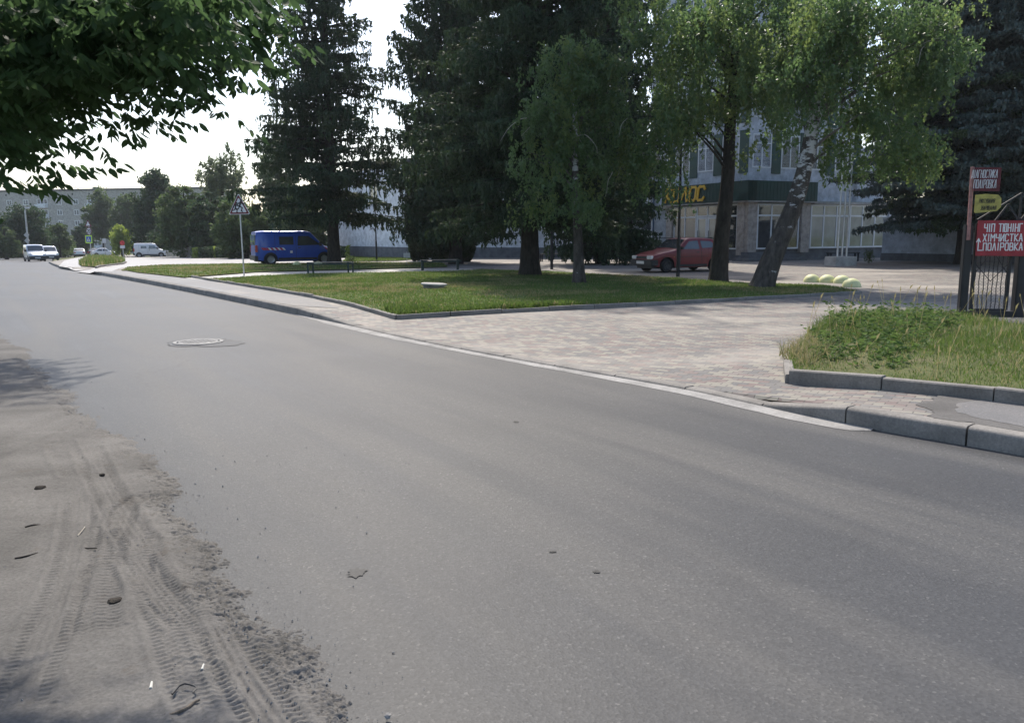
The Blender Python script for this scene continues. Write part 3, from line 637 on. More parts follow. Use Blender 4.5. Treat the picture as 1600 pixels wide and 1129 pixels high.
# clumpy tufts hanging over the edging
edgeband = [G(*p, .15) for p in [(620, 491.5), (700, 490), (800, 486.5), (950, 479.5), (1000, 477), (990, 474), (900, 478), (780, 482), (700, 484), (600, 484)]]
blades('grass', edgeband, 9000, .06, .16, .012, .05, 'longer lawn grass along the paving edge', bias=0, segs=2, dry=.05)
cw = np.array(G(1360, 520, .2))
hf = lambda x, y: np.clip(.35 + .50 * np.exp(-(((x - cw[0]) / 2.2) ** 2 + ((y - cw[1] - .3) / 2.2) ** 2)) + .35 * (y > 10.5), .3, 1.25)
blades('grass', weedp, 64000, .07, .21, .0042, .06, 'tall tangled grass of the weedy verge', bias=.6, segs=2, dry=.16, lean=.9, hf=hf)
tl = scatter(weedp, 190, .3)
def stalks():
    V = []; F = []; n = 0
    for x, y in tl:
        H_ = random.uniform(.3, .62) * (1 if y > 10 else .6); z = pz(x, y) + .05; a = random.uniform(0, 6.28); l = random.uniform(.05, .25); dx, dy = math.cos(a) * l, math.sin(a) * l; w_ = .0025
        V += [(x - w_, y, z), (x + w_, y, z), (x + dx + w_, y + dy, z + H_), (x + dx - w_, y + dy, z + H_), (x + dx - .010, y + dy, z + H_ - .02), (x + dx + .010, y + dy, z + H_), (x + dx * 1.2, y + dy * 1.2, z + H_ + .07), (x + dx - .008, y + dy, z + H_ + .03)]
        F += [(n, n + 1, n + 2, n + 3), (n + 4, n + 5, n + 6, n + 7)]; n += 8
    o = big_mesh('grass', V, F, 'grass_dry'); tag(o, kind='stuff'); o['label'] = 'dry seed stalks rising from the weedy verge'
stalks()
# broadleaf weeds
wz = [G(*p, .2) for p in [(1262, 552), (1330, 572), (1400, 575), (1430, 540), (1500, 512), (1490, 498), (1400, 496), (1320, 500), (1280, 520)]]
def weeds():
    pl = scatter(wz, 210, 0); C = []; D = []; L = []
    for x, y in pl:
        H_ = random.uniform(.12, .38) * float(hf(np.array([x]), np.array([y]))[0]); z = pz(x, y) + .05; lx_, ly_ = random.gauss(0, .12), random.gauss(0, .12)
        for k in range(random.randint(10, 18)):
            t = random.uniform(.15, 1); a = random.uniform(0, 6.28); ll = random.uniform(.05, .11)
            d = np.array([math.cos(a), math.sin(a), random.uniform(-.5, .6)]); C.append([x + lx_ * t + d[0] * ll * .6, y + ly_ * t + d[1] * ll * .6, z + H_ * t]); D.append(d); L.append(ll)
    C = np.array(C); o = leaves('weeds', C, np.array(D), np.array(L), np.array(L) * .34, 'weed_leaf', curl=.15); tag(o, kind='stuff'); o['label'] = 'broad-leaved weeds crowding the left half of the verge'
weeds()
dryp = [G(*p, .14) for p in [(1215, 555), (1260, 578), (1300, 560), (1270, 535)]]
blades('grass', dryp, 1500, .1, .3, .004, .02, 'dry brown grass at the left tip of the verge', mats=('grass_dry', 'grass_blade'), dry=.2, bias=0, lean=1.3)

# ------------------------------------------------------------ trees
def ellip(n, E):
    """points inside a union of ellipsoids (cx,cy,cz,rx,ry,rz), weighted towards the shell"""
    E = np.array(E, float); vol = E[:, 3] * E[:, 4] * E[:, 5]; k = rng.choice(len(E), n, p=vol ** .8 / np.sum(vol ** .8))
    d = unit(rng.normal(size=(n, 3))) * (rng.random((n, 1)) ** .45); return E[k, :3] + d * E[k, 3:6], k, E
def limbs(mb, trunk, targets, r0, n=5, sag=.1):
    T = np.array(trunk)
    for q in targets:
        q = Vector(q); zz = q.z - abs(random.uniform(.12, .38)) * (Vector((q.x, q.y, 0)) - Vector((T[-1][0], T[-1][1], 0))).length - .6
        zz = min(max(zz, T[0][2] + .35 * (T[-1][2] - T[0][2])), T[-1][2]); b = Vector([float(np.interp(zz, T[:, 2], T[:, i])) for i in range(3)])
        m1 = b.lerp(q, .45) + Vector((random.gauss(0, .12), random.gauss(0, .12), (q - b).length * .14)); 
        m2 = b.lerp(q, .75) + Vector((random.gauss(0, .12), random.gauss(0, .12), (q - b).length * .12))
        mb.tube([b, b.lerp(m1, .5) + Vector((0, 0, .05)), m1, m2, q], [r0, r0 * .75, r0 * .5, r0 * .3, r0 * .12], n, cap=False)
def trunk_mesh(pts, r0, r1, flare=1.5, n=12):
    fine = smooth(pts, 2); mb = MB(); m_ = len(fine); base = fine[0][2]
    rad = []
    for i, p in enumerate(fine):
        t = (p[2] - base) / max(fine[-1][2] - base, .1); rad.append((r0 * (1 - t) + r1 * t) * (1 + (flare - 1) * math.exp(-(p[2] - base) / .35)) * random.uniform(.97, 1.03))
    mb.tube([Vector(p) for p in fine], rad, n, cap=False); return mb
def broadleaf(name, base, trunkpts, r0, E, label, cat='tree', leafm='leaf_far', nclump=150, clr=.6, per=60, ls=.1, droop=0., barkm='bark_grey', group=None, nlimb=20, mats2=None, mix=0., pale=True, flare=1.5, lw=.6, twigs=0):
    x, y, z = base; r = empty(name, (x, y, z)); tag(r, label, cat, group)
    loc = np.array([x, y, z])
    tp = [tuple(np.array(p) - loc) for p in trunkpts]
    mb = trunk_mesh(tp, r0, r0 * .25, flare)
    Cc, k, EE = ellip(nclump, E); Cc = Cc - loc
    sel = rng.choice(nclump, min(nlimb, nclump), replace=False)
    mb.build('trunk', barkm, r, smoothf=True); lb = MB(); limbs(lb, tp, [tuple(Cc[i]) for i in sel], max(.02, r0 * .17)); lb.build('limbs', 'bark_grey' if barkm == 'bark_birch' else barkm, r, smoothf=True)
    n = nclump * per; ci = np.repeat(np.arange(nclump), per); sc = rng.uniform(.55, 1.35, nclump)[ci]
    if droop:
        ns = max(4, per // 20); sid = rng.integers(0, ns, n) + ci * ns; so = rng.normal(size=(nclump * ns, 3)) * np.array([1, 1, .5]) * clr * .62; sl = rng.uniform(.35, 1.0, nclump * ns) * droop; sw = rng.normal(size=(nclump * ns, 2)) * .12
        t = rng.random(n); C = Cc[ci] + so[sid] * sc[:, None] + rng.normal(size=(n, 3)) * ls * .42
        C[:, 2] -= t * sl[sid]; C[:, :2] += sw[sid] * t[:, None]
        D = rng.normal(size=(n, 3)) * .7 + np.array([0, 0, -1.0])
    else:
        dd = unit(rng.normal(size=(n, 3))) * (rng.random((n, 1)) ** .5) * clr * np.array([1, 1, .7]); C = Cc[ci] + dd * sc[:, None]; D = rng.normal(size=(n, 3)) + np.array([0, 0, -.3])
    L = ls * rng.uniform(.6, 1.4, n); mi = None; mats = leafm
    if mats2: mats = [leafm, mats2]; mi = (rng.random(nclump)[ci] < mix).astype(np.int32)
    C[:, 2] = np.maximum(C[:, 2], .05)
    leaves('crown', C, D, L, L * lw, mats, r, mi=mi, curl=.12)
    if twigs:
        tw = MB()
        for i in rng.choice(nclump, twigs):
            a = Vector(Cc[i]); p = [a]; d = Vector((random.gauss(0, 1), random.gauss(0, 1), .2)).normalized()
            for q in range(6): d = (d + Vector((random.gauss(0, .15), random.gauss(0, .15), -.28))).normalized(); p.append(p[-1] + d * .19)
            tw.tube(p, [.012, .011, .009, .008, .006, .005, .003], 4, cap=False)
        tw.build('branches', 'twig_pale', r)
    return r
def pe(px, py, Y, rx, ry, depth=1.0):     # ellipsoid given by picture centre and radii in photo pixels at depth Y
    c = P(px, py, Y); k = Y / FPX; return (c.x, c.y, c.z, rx * k, rx * k * depth, ry * k)

def spruce(name, base, H_, Rb, z0, label, mat='needle_dark', mat2='needle_mid', whorl=.42, nb=7, droop=.5, hang=.5, up_=.5, tr=.3, q=.16, qw=.055, tier=1.0, lean=(0, 0), dens=1.0, power=.8, seed=1, group=None, cat='spruce', keep=None, zmax=None, mix=.3):
    x, y, z = base; r = empty(name, (x, y, z)); tag(r, label, cat, group); rs = np.random.default_rng(seed)
    tp = [(0, 0, 0), (lean[0] * .3, lean[1] * .3, H_ * .3), (lean[0] * .7, lean[1] * .7, H_ * .7), (lean[0], lean[1], H_)]
    mb = trunk_mesh(tp, tr, .03, 1.35); C = []; D = []; bi = []; zc = z0; bidx = 0
    zt = zmax or H_
    while zc < min(H_ - .3, zt):
        f = 1 - (zc - z0 * .0) / H_; Lb = Rb * f ** power * (1 if zc > z0 + 1.2 else .8)
        for j in range(nb):
            a = rs.uniform(0, 2 * math.pi); zb = zc + rs.uniform(-.2, .2) * tier; Lk = Lb * rs.uniform(.62, 1.12) + .15
            if keep is not None and not keep(a, zb): continue
            ox, oy = lean[0] * zb / H_, lean[1] * zb / H_; u = np.array([math.cos(a), math.sin(a), 0]); v = np.array([-u[1], u[0], 0])
            e0 = up_ * (zb / H_) + .05 + rs.normal() * .06; dr = droop * (1 - .5 * zb / H_) * rs.uniform(.7, 1.2)
            def pt(t): return np.stack([ox + u[0] * Lk * t, oy + u[1] * Lk * t, zb + Lk * (e0 * t - dr * t ** 2 + dr * .45 * t ** 3)], -1)
            mb.tube([Vector(pt(np.array(t_))) for t_ in (0, .3, .6, .95)], [.03 + .012 * Lk, .022 + .008 * Lk, .018, .006], 4, cap=False)
            nl = max(5, int(Lk / .15 * dens)); tl_ = rs.uniform(.12, 1, nl); tl_[0] = 1; sg = rs.choice([-1, 1], nl); ll = (.42 * Lk * (1.02 - tl_) ** .8 * .75 + .22) * rs.uniform(.7, 1.2, nl)
            b0 = pt(tl_); ld = u * .75 + sg[:, None] * v * .8; ld = unit(ld)
            m_ = np.maximum(3, (ll / (q * .42)).astype(int)); id_ = np.repeat(np.arange(nl), m_); tt = rs.random(len(id_)); 
            c = b0[id_] + ld[id_] * (ll[id_] * tt)[:, None]; c[:, 2] += -(.22 * ll[id_] * tt ** 1.6) + rs.normal(size=len(id_)) * .03
            dd = ld[id_] + rs.normal(size=(len(id_), 3)) * .45; dd[:, 2] -= .15
            C.append(c); D.append(dd); bi.append(np.full(len(c), bidx))
            if hang:
                nh = max(4, int(nl * 1.7)); ih = rs.integers(0, nl, nh); th = rs.random(nh); hb = b0[ih] + ld[ih] * (ll[ih] * th)[:, None]; hl = hang * rs.uniform(.25, 1.0, nh) * min(1, .4 + Lk / 4)
                mh = np.maximum(3, (hl / (q * .42)).astype(int)); i2 = np.repeat(np.arange(nh), mh); t2 = rs.random(len(i2)); c = hb[i2].copy(); c[:, 2] -= hl[i2] * t2; c[:, :2] += rs.normal(size=(len(i2), 2)) * .025
                dd = rs.normal(size=(len(i2), 3)) * .4; dd[:, 2] -= 1; C.append(c); D.append(dd); bi.append(np.full(len(c), bidx))
            bidx += 1
        zc += whorl * (1 + .2 * rs.random())
    mb.build('trunk', 'bark_dark', r, smoothf=True)
    C = np.concatenate(C); D = np.concatenate(D); bi = np.concatenate(bi); C[:, 2] = np.maximum(C[:, 2], .1)
    L = q * rng.uniform(.7, 1.4, len(C)); mi = (rs.random(bidx + 1)[bi] < mix).astype(np.int32)
    leaves('crown', C, D, L, qw * rng.uniform(.7, 1.3, len(C)), [mat, mat2], r, mi=mi)
    return r
def at(px, py, dz=.1): x, y = G(px, py, dz); return (x, y, pz(x, y))
def gb(px, Y): 
    x = ray(px, 380).x * Y; return (x, Y, float(h(x, Y)))

b = at(532, 413); spruce('spruce_tree', (b[0], 46.0, b[2]), 22, 6.7, 2.8, 'tall spruce with drooping skirts beside the blue van', whorl=.60, nb=10, tier=.3, droop=.36, hang=.75, up_=.35, tr=.36, q=.24, qw=.085, seed=3, power=1.3, dens=1.4)
b = at(702, 414); spruce('spruce_tree', (b[0] + .3, 44.5, b[2]), 17.5, 4.5, 1.6, 'big dark spruce behind the right bench, left of the thick trunk', whorl=.46, nb=12, tier=.6, droop=.25, hang=.8, up_=.75, tr=.34, q=.24, qw=.09, seed=5, power=.52, dens=1.4)
b = at(828, 433); spruce('spruce_tree', (b[0], b[1], b[2]), 21, 4.3, 2.1, 'spruce with the thick trunk in the middle of the lawn', mat='needle_dark', mat2='needle_mid', whorl=.32, nb=10, droop=.42, hang=.6, up_=.5, tr=.34, q=.17, qw=.062, seed=8, power=.5, zmax=14, mix=.5, dens=1.5)
b = gb(940, 42); spruce('spruce_tree', b, 24, 3.3, 1.0, 'black-green spruce behind the small birch, against the grey wall', whorl=.40, nb=11, droop=.35, hang=.8, up_=.5, tr=.28, q=.24, qw=.09, seed=9, power=.4, zmax=18, dens=1.4)
b = gb(985, 48); spruce('spruce_tree', b, 9, 1.7, 1.3, 'small spruce beside the entrance railing', whorl=.42, nb=8, droop=.35, hang=.4, up_=.5, tr=.14, q=.2, qw=.08, seed=19, power=.6, dens=1.3)
b = at(1500, 414); spruce('blue_spruce', (b[0] + .1, b[1], b[2]), 21, 5.9, 2.1, 'blue spruce with a bare leaning trunk by the low grey wall', mat='needle_blue', mat2='needle_mid', whorl=.30, nb=12, droop=.30, hang=.28, up_=.25, tr=.30, q=.21, qw=.085, seed=12, power=.60, lean=(-.5, 0), zmax=16, mix=.25, dens=2.0)
b = gb(1645, 34); spruce('blue_spruce', b, 22, 4.6, 3.0, 'blue spruce at the right edge behind the rusty sign post', mat='needle_blue', mat2='needle_blue', whorl=.32, nb=11, droop=.3, hang=.35, up_=.3, tr=.3, q=.18, qw=.075, seed=14, power=.5, zmax=14, dens=1.7)
# columnar thujas before the pale building
def thuja(px, Y, hh, rad, label, seed):
    b = gb(px, Y); r = empty('thuja', b); tag(r, label, 'thuja', 'columnar thujas'); MB().tube([(0, 0, 0), (0, 0, hh * .6)], [.12, .05], 8).build('trunk', 'bark_dark', r)
    rs = np.random.default_rng(seed); n = 26000; t = rs.random(n) ** .9; a = rs.uniform(0, 2 * math.pi, n); lob = 1 + .16 * np.sin(a * 5 + seed + t * 4) + .12 * np.sin(a * 11 + t * 17)
    rr_ = rad * (np.sin(np.clip(t * .93 + .05, 0, 1) * math.pi) ** .45) * (1 - .45 * t) * lob * (1 - .35 * rs.random(n) ** 2)
    C = np.stack([rr_ * np.cos(a), rr_ * np.sin(a), .15 + t * hh], 1); D = np.stack([np.cos(a) * .4, np.sin(a) * .4, np.ones(n)], 1) + rs.normal(size=(n, 3)) * .35
    L = rs.uniform(.10, .22, n); leaves('crown', C, D, L, L * .4, 'leaf_thuja', r)
thuja(655, 52, 6.2, .95, 'columnar thuja at the corner of the pale building, leftmost of the three', 1)
thuja(690, 50, 5.6, 1.15, 'columnar thuja behind the big dark spruce, middle of the three', 2)
thuja(722, 49, 4.4, 1.0, 'columnar thuja behind the right bench, rightmost of the three', 3)

# birches
b = at(905, 446); Y = b[1]
tk = [b, P(903, 360, Y), P(898, 280, Y), P(900, 200, Y + .2), P(892, 100, Y)]
E = [pe(890, 150, Y, 62, 70), pe(858, 215, Y, 50, 75), pe(925, 210, Y + .6, 55, 90), pe(850, 270, Y - .3, 38, 55), pe(905, 300, Y - .8, 42, 42), pe(940, 110, Y, 45, 60), pe(880, 95, Y, 50, 40)]
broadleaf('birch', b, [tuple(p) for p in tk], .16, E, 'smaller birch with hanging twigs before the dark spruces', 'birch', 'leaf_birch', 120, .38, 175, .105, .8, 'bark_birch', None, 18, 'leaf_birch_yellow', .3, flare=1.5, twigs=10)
b = at(1122, 443); Y = b[1]
tk = [b, P(1128, 360, Y), P(1138, 280, Y), P(1140, 200, Y + .2), P(1150, 80, Y + .4), P(1150, -60, Y + .5)]
E = [pe(1035, 165, Y - .8, 62, 75), pe(998, 210, Y - .6, 36, 68), pe(1062, 172, Y - 1, 36, 36), pe(1004, 258, Y - 1.2, 22, 30), pe(1034, 235, Y - 1, 26, 38), pe(1042, 278, Y - 1.3, 16, 22), pe(1165, 205, Y - .4, 40, 32), pe(1110, 70, Y, 120, 80), pe(1185, 115, Y + .5, 75, 80), pe(1205, 205, Y, 38, 34), pe(1125, 150, Y + .4, 55, 50), pe(1160, 20, Y, 120, 80), pe(1010, 20, Y + .8, 55, 50)]
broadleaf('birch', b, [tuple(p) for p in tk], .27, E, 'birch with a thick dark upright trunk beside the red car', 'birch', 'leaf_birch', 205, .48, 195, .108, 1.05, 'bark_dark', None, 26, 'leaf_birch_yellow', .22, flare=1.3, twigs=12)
b = at(1190, 453); Y = b[1]
tk = [b, P(1203, 410, Y), P(1232, 345, Y), P(1254, 280, Y), P(1270, 200, Y), P(1284, 120, Y), P(1293, 40, Y), P(1296, -60, Y)]
E = [pe(1275, 110, Y - 1.0, 55, 75, .5), pe(1285, 30, Y - 1.0, 60, 60), pe(1245, 95, Y + .6, 80, 80), pe(1390, 110, Y, 85, 85), pe(1440, 60, Y, 70, 80), pe(1330, 30, Y, 95, 60), pe(1420, 190, Y - .4, 55, 55), pe(1440, 240, Y - .5, 26, 34), pe(1400, 228, Y - .3, 30, 38), pe(1350, 222, Y, 24, 40), pe(1328, 190, Y + .4, 20, 42), pe(1305, 222, Y, 32, 32), pe(1228, 200, Y + .9, 30, 38), pe(1370, 160, Y - .3, 50, 45)]
broadleaf('birch', b, [tuple(p) for p in tk], .29, E, 'leaning birch with white patched bark, right of the upright one', 'birch', 'leaf_birch', 225, .44, 180, .098, .85, 'bark_birch', None, 24, 'leaf_birch_yellow', .18, flare=1.3, twigs=10)
# far fork of the leaning birch
fk = MB(); loc = Vector(b); fk.tube([P(1290, 72, Y) - loc, P(1315, 35, Y) - loc, P(1345, -5, Y) - loc, P(1370, -50, Y) - loc], [.13, .11, .09, .07], 8, cap=False)
fk.build('limb', 'bark_birch', [o for o in bpy.data.objects if o.get('label', '').startswith('leaning birch')][0], smoothf=True)

# foreground tree overhanging from the left
def near_tree():
    bx_, by_ = -7.6, 5.4; r = empty('walnut_tree', (bx_, by_, 0)); tag(r, 'leafy tree overhanging the road at the upper left, backlit leaves', 'tree'); loc = np.array([bx_, by_, 0])
    bound = [(-400, 330), (-60, 315), (0, 278), (25, 250), (45, 220), (62, 196), (95, 160), (150, 172), (200, 180), (230, 162), (262, 150), (300, 138), (330, 118), (345, 60), (372, 42), (400, 20), (440, -60), (600, -150), (1000, -330), (2200, -700)]
    bxs = [p[0] for p in bound]; bys = [p[1] for p in bound]; rs = np.random.default_rng(5)
    fwv, rtv, upv = np.array(fw), np.array(rt), np.array(up)
    def proj(c):
        v = c - np.array([0, 0, EYE]); fz = v @ fwv; fz = np.where(fz < .3, .3, fz); return 800 + FPX * (v @ rtv) / fz, 564.5 - FPX * (v @ upv) / fz, fz
    # lower skirt: the branches that hang into view
    def lands_outside(c, lim):       # drop boughs whose shade would fall on the sunny road
        k = c[:, 2] / math.tan(SUN_EL); q = np.stack([c[:, 0] + math.sin(SUN_AZ) * k, c[:, 1] - math.cos(SUN_AZ) * k, 0 * k], 1); px, py, fz = proj(q)
        return (fz < .5) | (py > 1160) | (px < lim)
    n = 120000; c = np.array([-2.5, 3.9, 2.8]) + unit(rs.normal(size=(n, 3))) * (rs.random((n, 1)) ** .4) * np.array([3.3, 1.3, 1.7])
    px, py, fz = proj(c); ok = (c[:, 2] > 1.7) & (c[:, 1] > 2.3) & (py + FPX * .10 / fz < np.interp(px, bxs, bys) - 26) & (px > -160) & (px < 440) & (py > -90) & lands_outside(c, -80)
    A = c[ok][:470]
    ex = [(385, 62, 7), (405, 75, 7), (425, 62, 7.1), (447, 60, 7.2), (360, 90, 6.8), (345, 118, 6.7), (330, 140, 6.6), (395, 112, 6.9), (412, 120, 7), (160, 198, 6.2), (120, 190, 6), (205, 186, 6.2), (80, 205, 5.8), (45, 240, 5.6), (15, 255, 5.5), (40, 262, 5.6), (265, 170, 6.4), (355, 12, 6.6), (375, 25, 6.6), (300, 150, 6.5), (240, 172, 6.4)]
    X = np.array([P(a, b_ - 34, Y * .60) for a, b_, Y in ex])
    # farther boughs on the left
    n2 = 1500; B = np.array([-8.2, 12.8, 5.0]) + unit(rs.normal(size=(n2, 3))) * (rs.random((n2, 1)) ** .45) * np.array([2.6, 1.7, 1.5]); px, py, fz = proj(B); B = B[(py + FPX * .4 / fz < np.interp(px, bxs, bys)) & (px < 250)][:200]
    B2 = np.array([-6.0, 4.6, 4.4]) + unit(rs.normal(size=(2500, 3))) * (rs.random((2500, 1)) ** .45) * np.array([3.8, 3.2, 2.2]); px, py, fz = proj(B2); B = np.vstack([B, B2[((px < -40) | (py < -80)) & lands_outside(B2, -240)][:520]])
    cl = np.vstack([A, X]); C = []; D = []; L = []
    def sprays(cl, lo, hi, l0, l1, spread):
        k = rs.integers(lo, hi, len(cl)); ci = np.repeat(np.arange(len(cl)), k); m_ = len(ci); a = rs.uniform(0, 6.28, m_); u = np.stack([np.cos(a), np.sin(a), rs.uniform(-.6, .1, m_)], 1); v = np.stack([-u[:, 1], u[:, 0], 0 * a], 1)
        b0 = cl[ci] - loc + rs.normal(size=(m_, 3)) * spread; f = l0 / .075
        for j in range(4):
            for sg in (-1, 1):
                ll = rs.uniform(l0, l1, m_); p = b0 + u * (.05 + .065 * j) * f; dd = unit(v * sg * .7 + u * .5 + np.array([0, 0, -.65]) + rs.normal(size=(m_, 3)) * .22); C.append(p + dd * ll[:, None] * .55); D.append(dd); L.append(ll)
        C.append(b0 + u * .35 * f); D.append(unit(u + np.array([0, 0, -.6]))); L.append(np.full(m_, l1))
    sprays(cl, 8, 12, .036, .062, .085); sprays(B, 6, 9, .10, .15, .2)
    tkp = [(0, 0, 0), (.2, .2, 1.6), (.5, .6, 3.4), (1.2, 1.2, 5.2), (2.2, 2.0, 7.2), (3.4, 3.6, 8.0)]
    trunk_mesh(tkp, .26, .07, 1.4).build('trunk', 'bark_grey', r, smoothf=True); mb = MB()
    for q in list(A[::14]) + list(X[::2]) + list(B[::40]): limbs(mb, tkp, [tuple(q - loc)], .012, 5)
    mb.build('limbs', 'bark_grey', r, smoothf=True)
    C = np.concatenate(C); D = unit(np.concatenate(D)); L = np.concatenate(L); n = len(C)
    rr_ = unit(rng.normal(size=(n, 3)) + np.array([0, 0, 1.2])); Wd = unit(np.cross(D, rr_)); Nn = np.cross(D, Wd); W = L * .46
    prof = [(-.5, 0, 0), (-.22, .42, .12), (.12, .44, .12), (.58, 0, -.06), (.12, -.44, .12), (-.22, -.42, .12)]; V = np.empty((n, 6, 3))
    for i, (t, w_, hh) in enumerate(prof): V[:, i] = C + D * (L * t)[:, None] + Wd * (W * w_)[:, None] + Nn * (W * hh)[:, None]
    F3 = np.array([[0, 1, 5], [1, 2, 5], [2, 4, 5], [2, 3, 4]]); FF = (F3[None] + (np.arange(n) * 6)[:, None, None]).reshape(-1, 3)
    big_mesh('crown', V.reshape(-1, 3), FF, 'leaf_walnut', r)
near_tree()

# far trees at the left
def ft(px, base_y, top, hw, Y, label, leafm, seed, name='tree', n=110, ls=.34, per=70, droop=0, cat='tree', shape=None, thick=.16):
    b = gb(px, Y); k = Y / FPX; zt = P(px, top, Y).z - b[2]; R_ = hw * k
    tk = [b, (b[0] + .1, b[1], b[2] + zt * .4), (b[0], b[1], b[2] + zt * .9)]
    if shape is None: E = [(b[0], b[1], b[2] + zt * .62, R_ * .8, R_ * .8, zt * .36), (b[0] - R_ * .45, b[1], b[2] + zt * .45, R_ * .55, R_ * .6, zt * .26), (b[0] + R_ * .45, b[1], b[2] + zt * .42, R_ * .55, R_ * .6, zt * .26), (b[0] + R_ * .1, b[1], b[2] + zt * .8, R_ * .42, R_ * .4, zt * .19)]
    elif shape == 'low': E = [(b[0], b[1], b[2] + zt * .5, R_, R_, zt * .48), (b[0] - R_ * .5, b[1], b[2] + zt * .35, R_ * .5, R_ * .6, zt * .3), (b[0] + R_ * .5, b[1], b[2] + zt * .4, R_ * .5, R_ * .6, zt * .3)]
    elif shape == 'airy': E = [(b[0] - R_ * .4, b[1], b[2] + zt * .7, R_ * .5, R_ * .5, zt * .24), (b[0] + R_ * .4, b[1], b[2] + zt * .74, R_ * .45, R_ * .5, zt * .25), (b[0], b[1], b[2] + zt * .5, R_ * .8, R_ * .7, zt * .3)]
    return broadleaf(name, b, tk, thick * (1 + zt / 20), E, label, cat, leafm, n, max(.5, R_ * .24), per, ls, droop, 'bark_dark', 'trees around the far parking yard', 12, lw=.7)
ft(40, 400, 318, 44, 118, 'dark round tree at the far left behind the white cars', 'leaf_far_dark', 1, n=170)
ft(92, 400, 345, 22, 130, 'small tree right of the far white cars', 'leaf_far', 2)
ft(8, 400, 352, 18, 112, 'low bush-like tree at the left edge', 'leaf_far', 3, shape='low')
ft(128, 400, 350, 18, 150, 'small dark tree behind the speed limit sign', 'leaf_far_dark', 31)
ft(162, 400, 290, 32, 165, 'tall hazy tree before the right end of the apartment block', 'leaf_far', 4, n=160, ls=.45)
ft(200, 400, 303, 28, 160, 'hazy tree right of the tall one by the apartment block', 'leaf_far', 5, n=130, ls=.45)
ft(190, 400, 343, 13, 112, 'bright yellow-green young willow', 'leaf_willow', 6, 'willow', n=70, ls=.28, cat='willow', droop=1.2)
ft(246, 401, 262, 36, 115, 'tall dark bluish tree with a ragged top behind the white van', 'leaf_far_dark', 7, n=190, ls=.36, per=80)
ft(292, 402, 288, 42, 92, 'broad green tree behind the white van', 'leaf_far', 8, n=210, ls=.30, per=90, shape='low')
ft(335, 402, 300, 36, 88, 'dark broad tree left of the children warning sign', 'leaf_far_dark', 9, n=190, ls=.30, per=90, shape='low')
ft(352, 402, 220, 42, 98, 'tall airy birch above the dark trees', 'leaf_far_pale', 10, 'birch', n=130, ls=.26, per=80, droop=1.2, cat='birch', shape='airy')
ft(382, 403, 308, 44, 76, 'green tree directly behind the children warning sign', 'leaf_far', 11, n=220, ls=.26, per=90, shape='low')
ft(440, 403, 185, 34, 84, 'tall pale tree behind the left spruce', 'leaf_far_pale', 12, n=170, ls=.28, per=90)
ft(470, 403, 300, 40, 72, 'green tree behind the blue van', 'leaf_far', 13, n=160, ls=.26, per=90, shape='low')
ft(222, 402, 355, 20, 118, 'dark shrub behind the back of the white van', 'leaf_far_dark', 14, 'shrub', n=80, shape='low', cat='shrub')
ft(262, 402, 350, 34, 108, 'dark shrub mass behind the front of the white van', 'leaf_far_dark', 15, 'shrub', n=120, shape='low', cat='shrub')
ft(118, 400, 372, 26, 190, 'low dark shrubs across the far junction', 'leaf_far_dark', 16, 'shrub', n=90, shape='low', cat='shrub', ls=.45)
ft(60, 400, 378, 50, 135, 'low shrubs along the far road behind the white cars', 'leaf_far', 17, 'shrub', n=130, shape='low', cat='shrub')
ft(1465, 405, 120, 130, 62, 'dark broad tree beyond the low grey wall', 'leaf_far_dark', 21, n=220, ls=.3, per=90)
ft(1620, 405, 100, 130, 58, 'dark broad tree at the right edge beyond the low grey wall', 'leaf_far_dark', 22, n=200, ls=.3, per=90)
# tree line that closes the view beyond
E = []
for k in range(34): 
    xx = -260 + k * 11.5 + random.uniform(-3, 3); E.append((xx, 262 + random.uniform(-8, 8), 2.0 + random.uniform(0, 2), 9, 6, random.uniform(5, 8)))
Cc, k, EE = ellip(700, E); n = 700 * 40; ci = np.repeat(np.arange(700), 40); C = Cc[ci] + rng.normal(size=(n, 3)) * 1.1
o = leaves('far_wood', C, rng.normal(size=(n, 3)), np.full(n, 1.0), np.full(n, .7), 'leaf_far_dark'); tag(o, kind='stuff'); o['label'] = 'distant wood closing the view at the left'
# hedge along the back of the yard
hp0, hp1 = gb(300, 84), gb(545, 70)
n = 26000; t = rng.random(n); C = np.stack([hp0[0] + (hp1[0] - hp0[0]) * t, hp0[1] + (hp1[1] - hp0[1]) * t, h(hp0[0] + (hp1[0] - hp0[0]) * t, hp0[1] + (hp1[1] - hp0[1]) * t) + .1 + rng.random(n) * (.9 + .5 * fbm(t * 25, t * 0, 77))], 1); C[:, 1] += rng.normal(size=n) * .35
o = leaves('hedge', C, rng.normal(size=(n, 3)), np.full(n, .16), np.full(n, .11), ['leaf_far_dark', 'leaf_willow'], mi=(vnoise(t * 40, t * 0, 5) > .72).astype(np.int32)); tag(o, 'low ragged hedge along the back of the parking yard', 'hedge')
# small shrub by the pale plinth and the one at the flag base
def shrub(px, py, hh, rad, label, n=900, m_='leaf_far'):
    b = at(px, py); r = empty('shrub', b); tag(r, label, 'shrub'); st = MB()
    for k in range(6): a = k * 1.05; st.tube([(0, 0, 0), (math.cos(a) * rad * .6, math.sin(a) * rad * .6, hh * .8)], [.01, .004], 5)
    n = n // 3; st.build('stems', 'twig', r); d = unit(rng.normal(size=(n, 3))) * (rng.random((n, 1)) ** .5) * np.array([rad, rad, hh * .48]); C = d + np.array([0, 0, hh * .52])
    leaves('foliage', C, rng.normal(size=(n, 3)), np.full(n, .08), np.full(n, .05), m_, r, curl=.1)
shrub(1357, 413, .75, .28, 'small green shrub right of the flagpole base'); shrub(548, 412, .5, .35, 'low shrub at the foot of the left spruce')

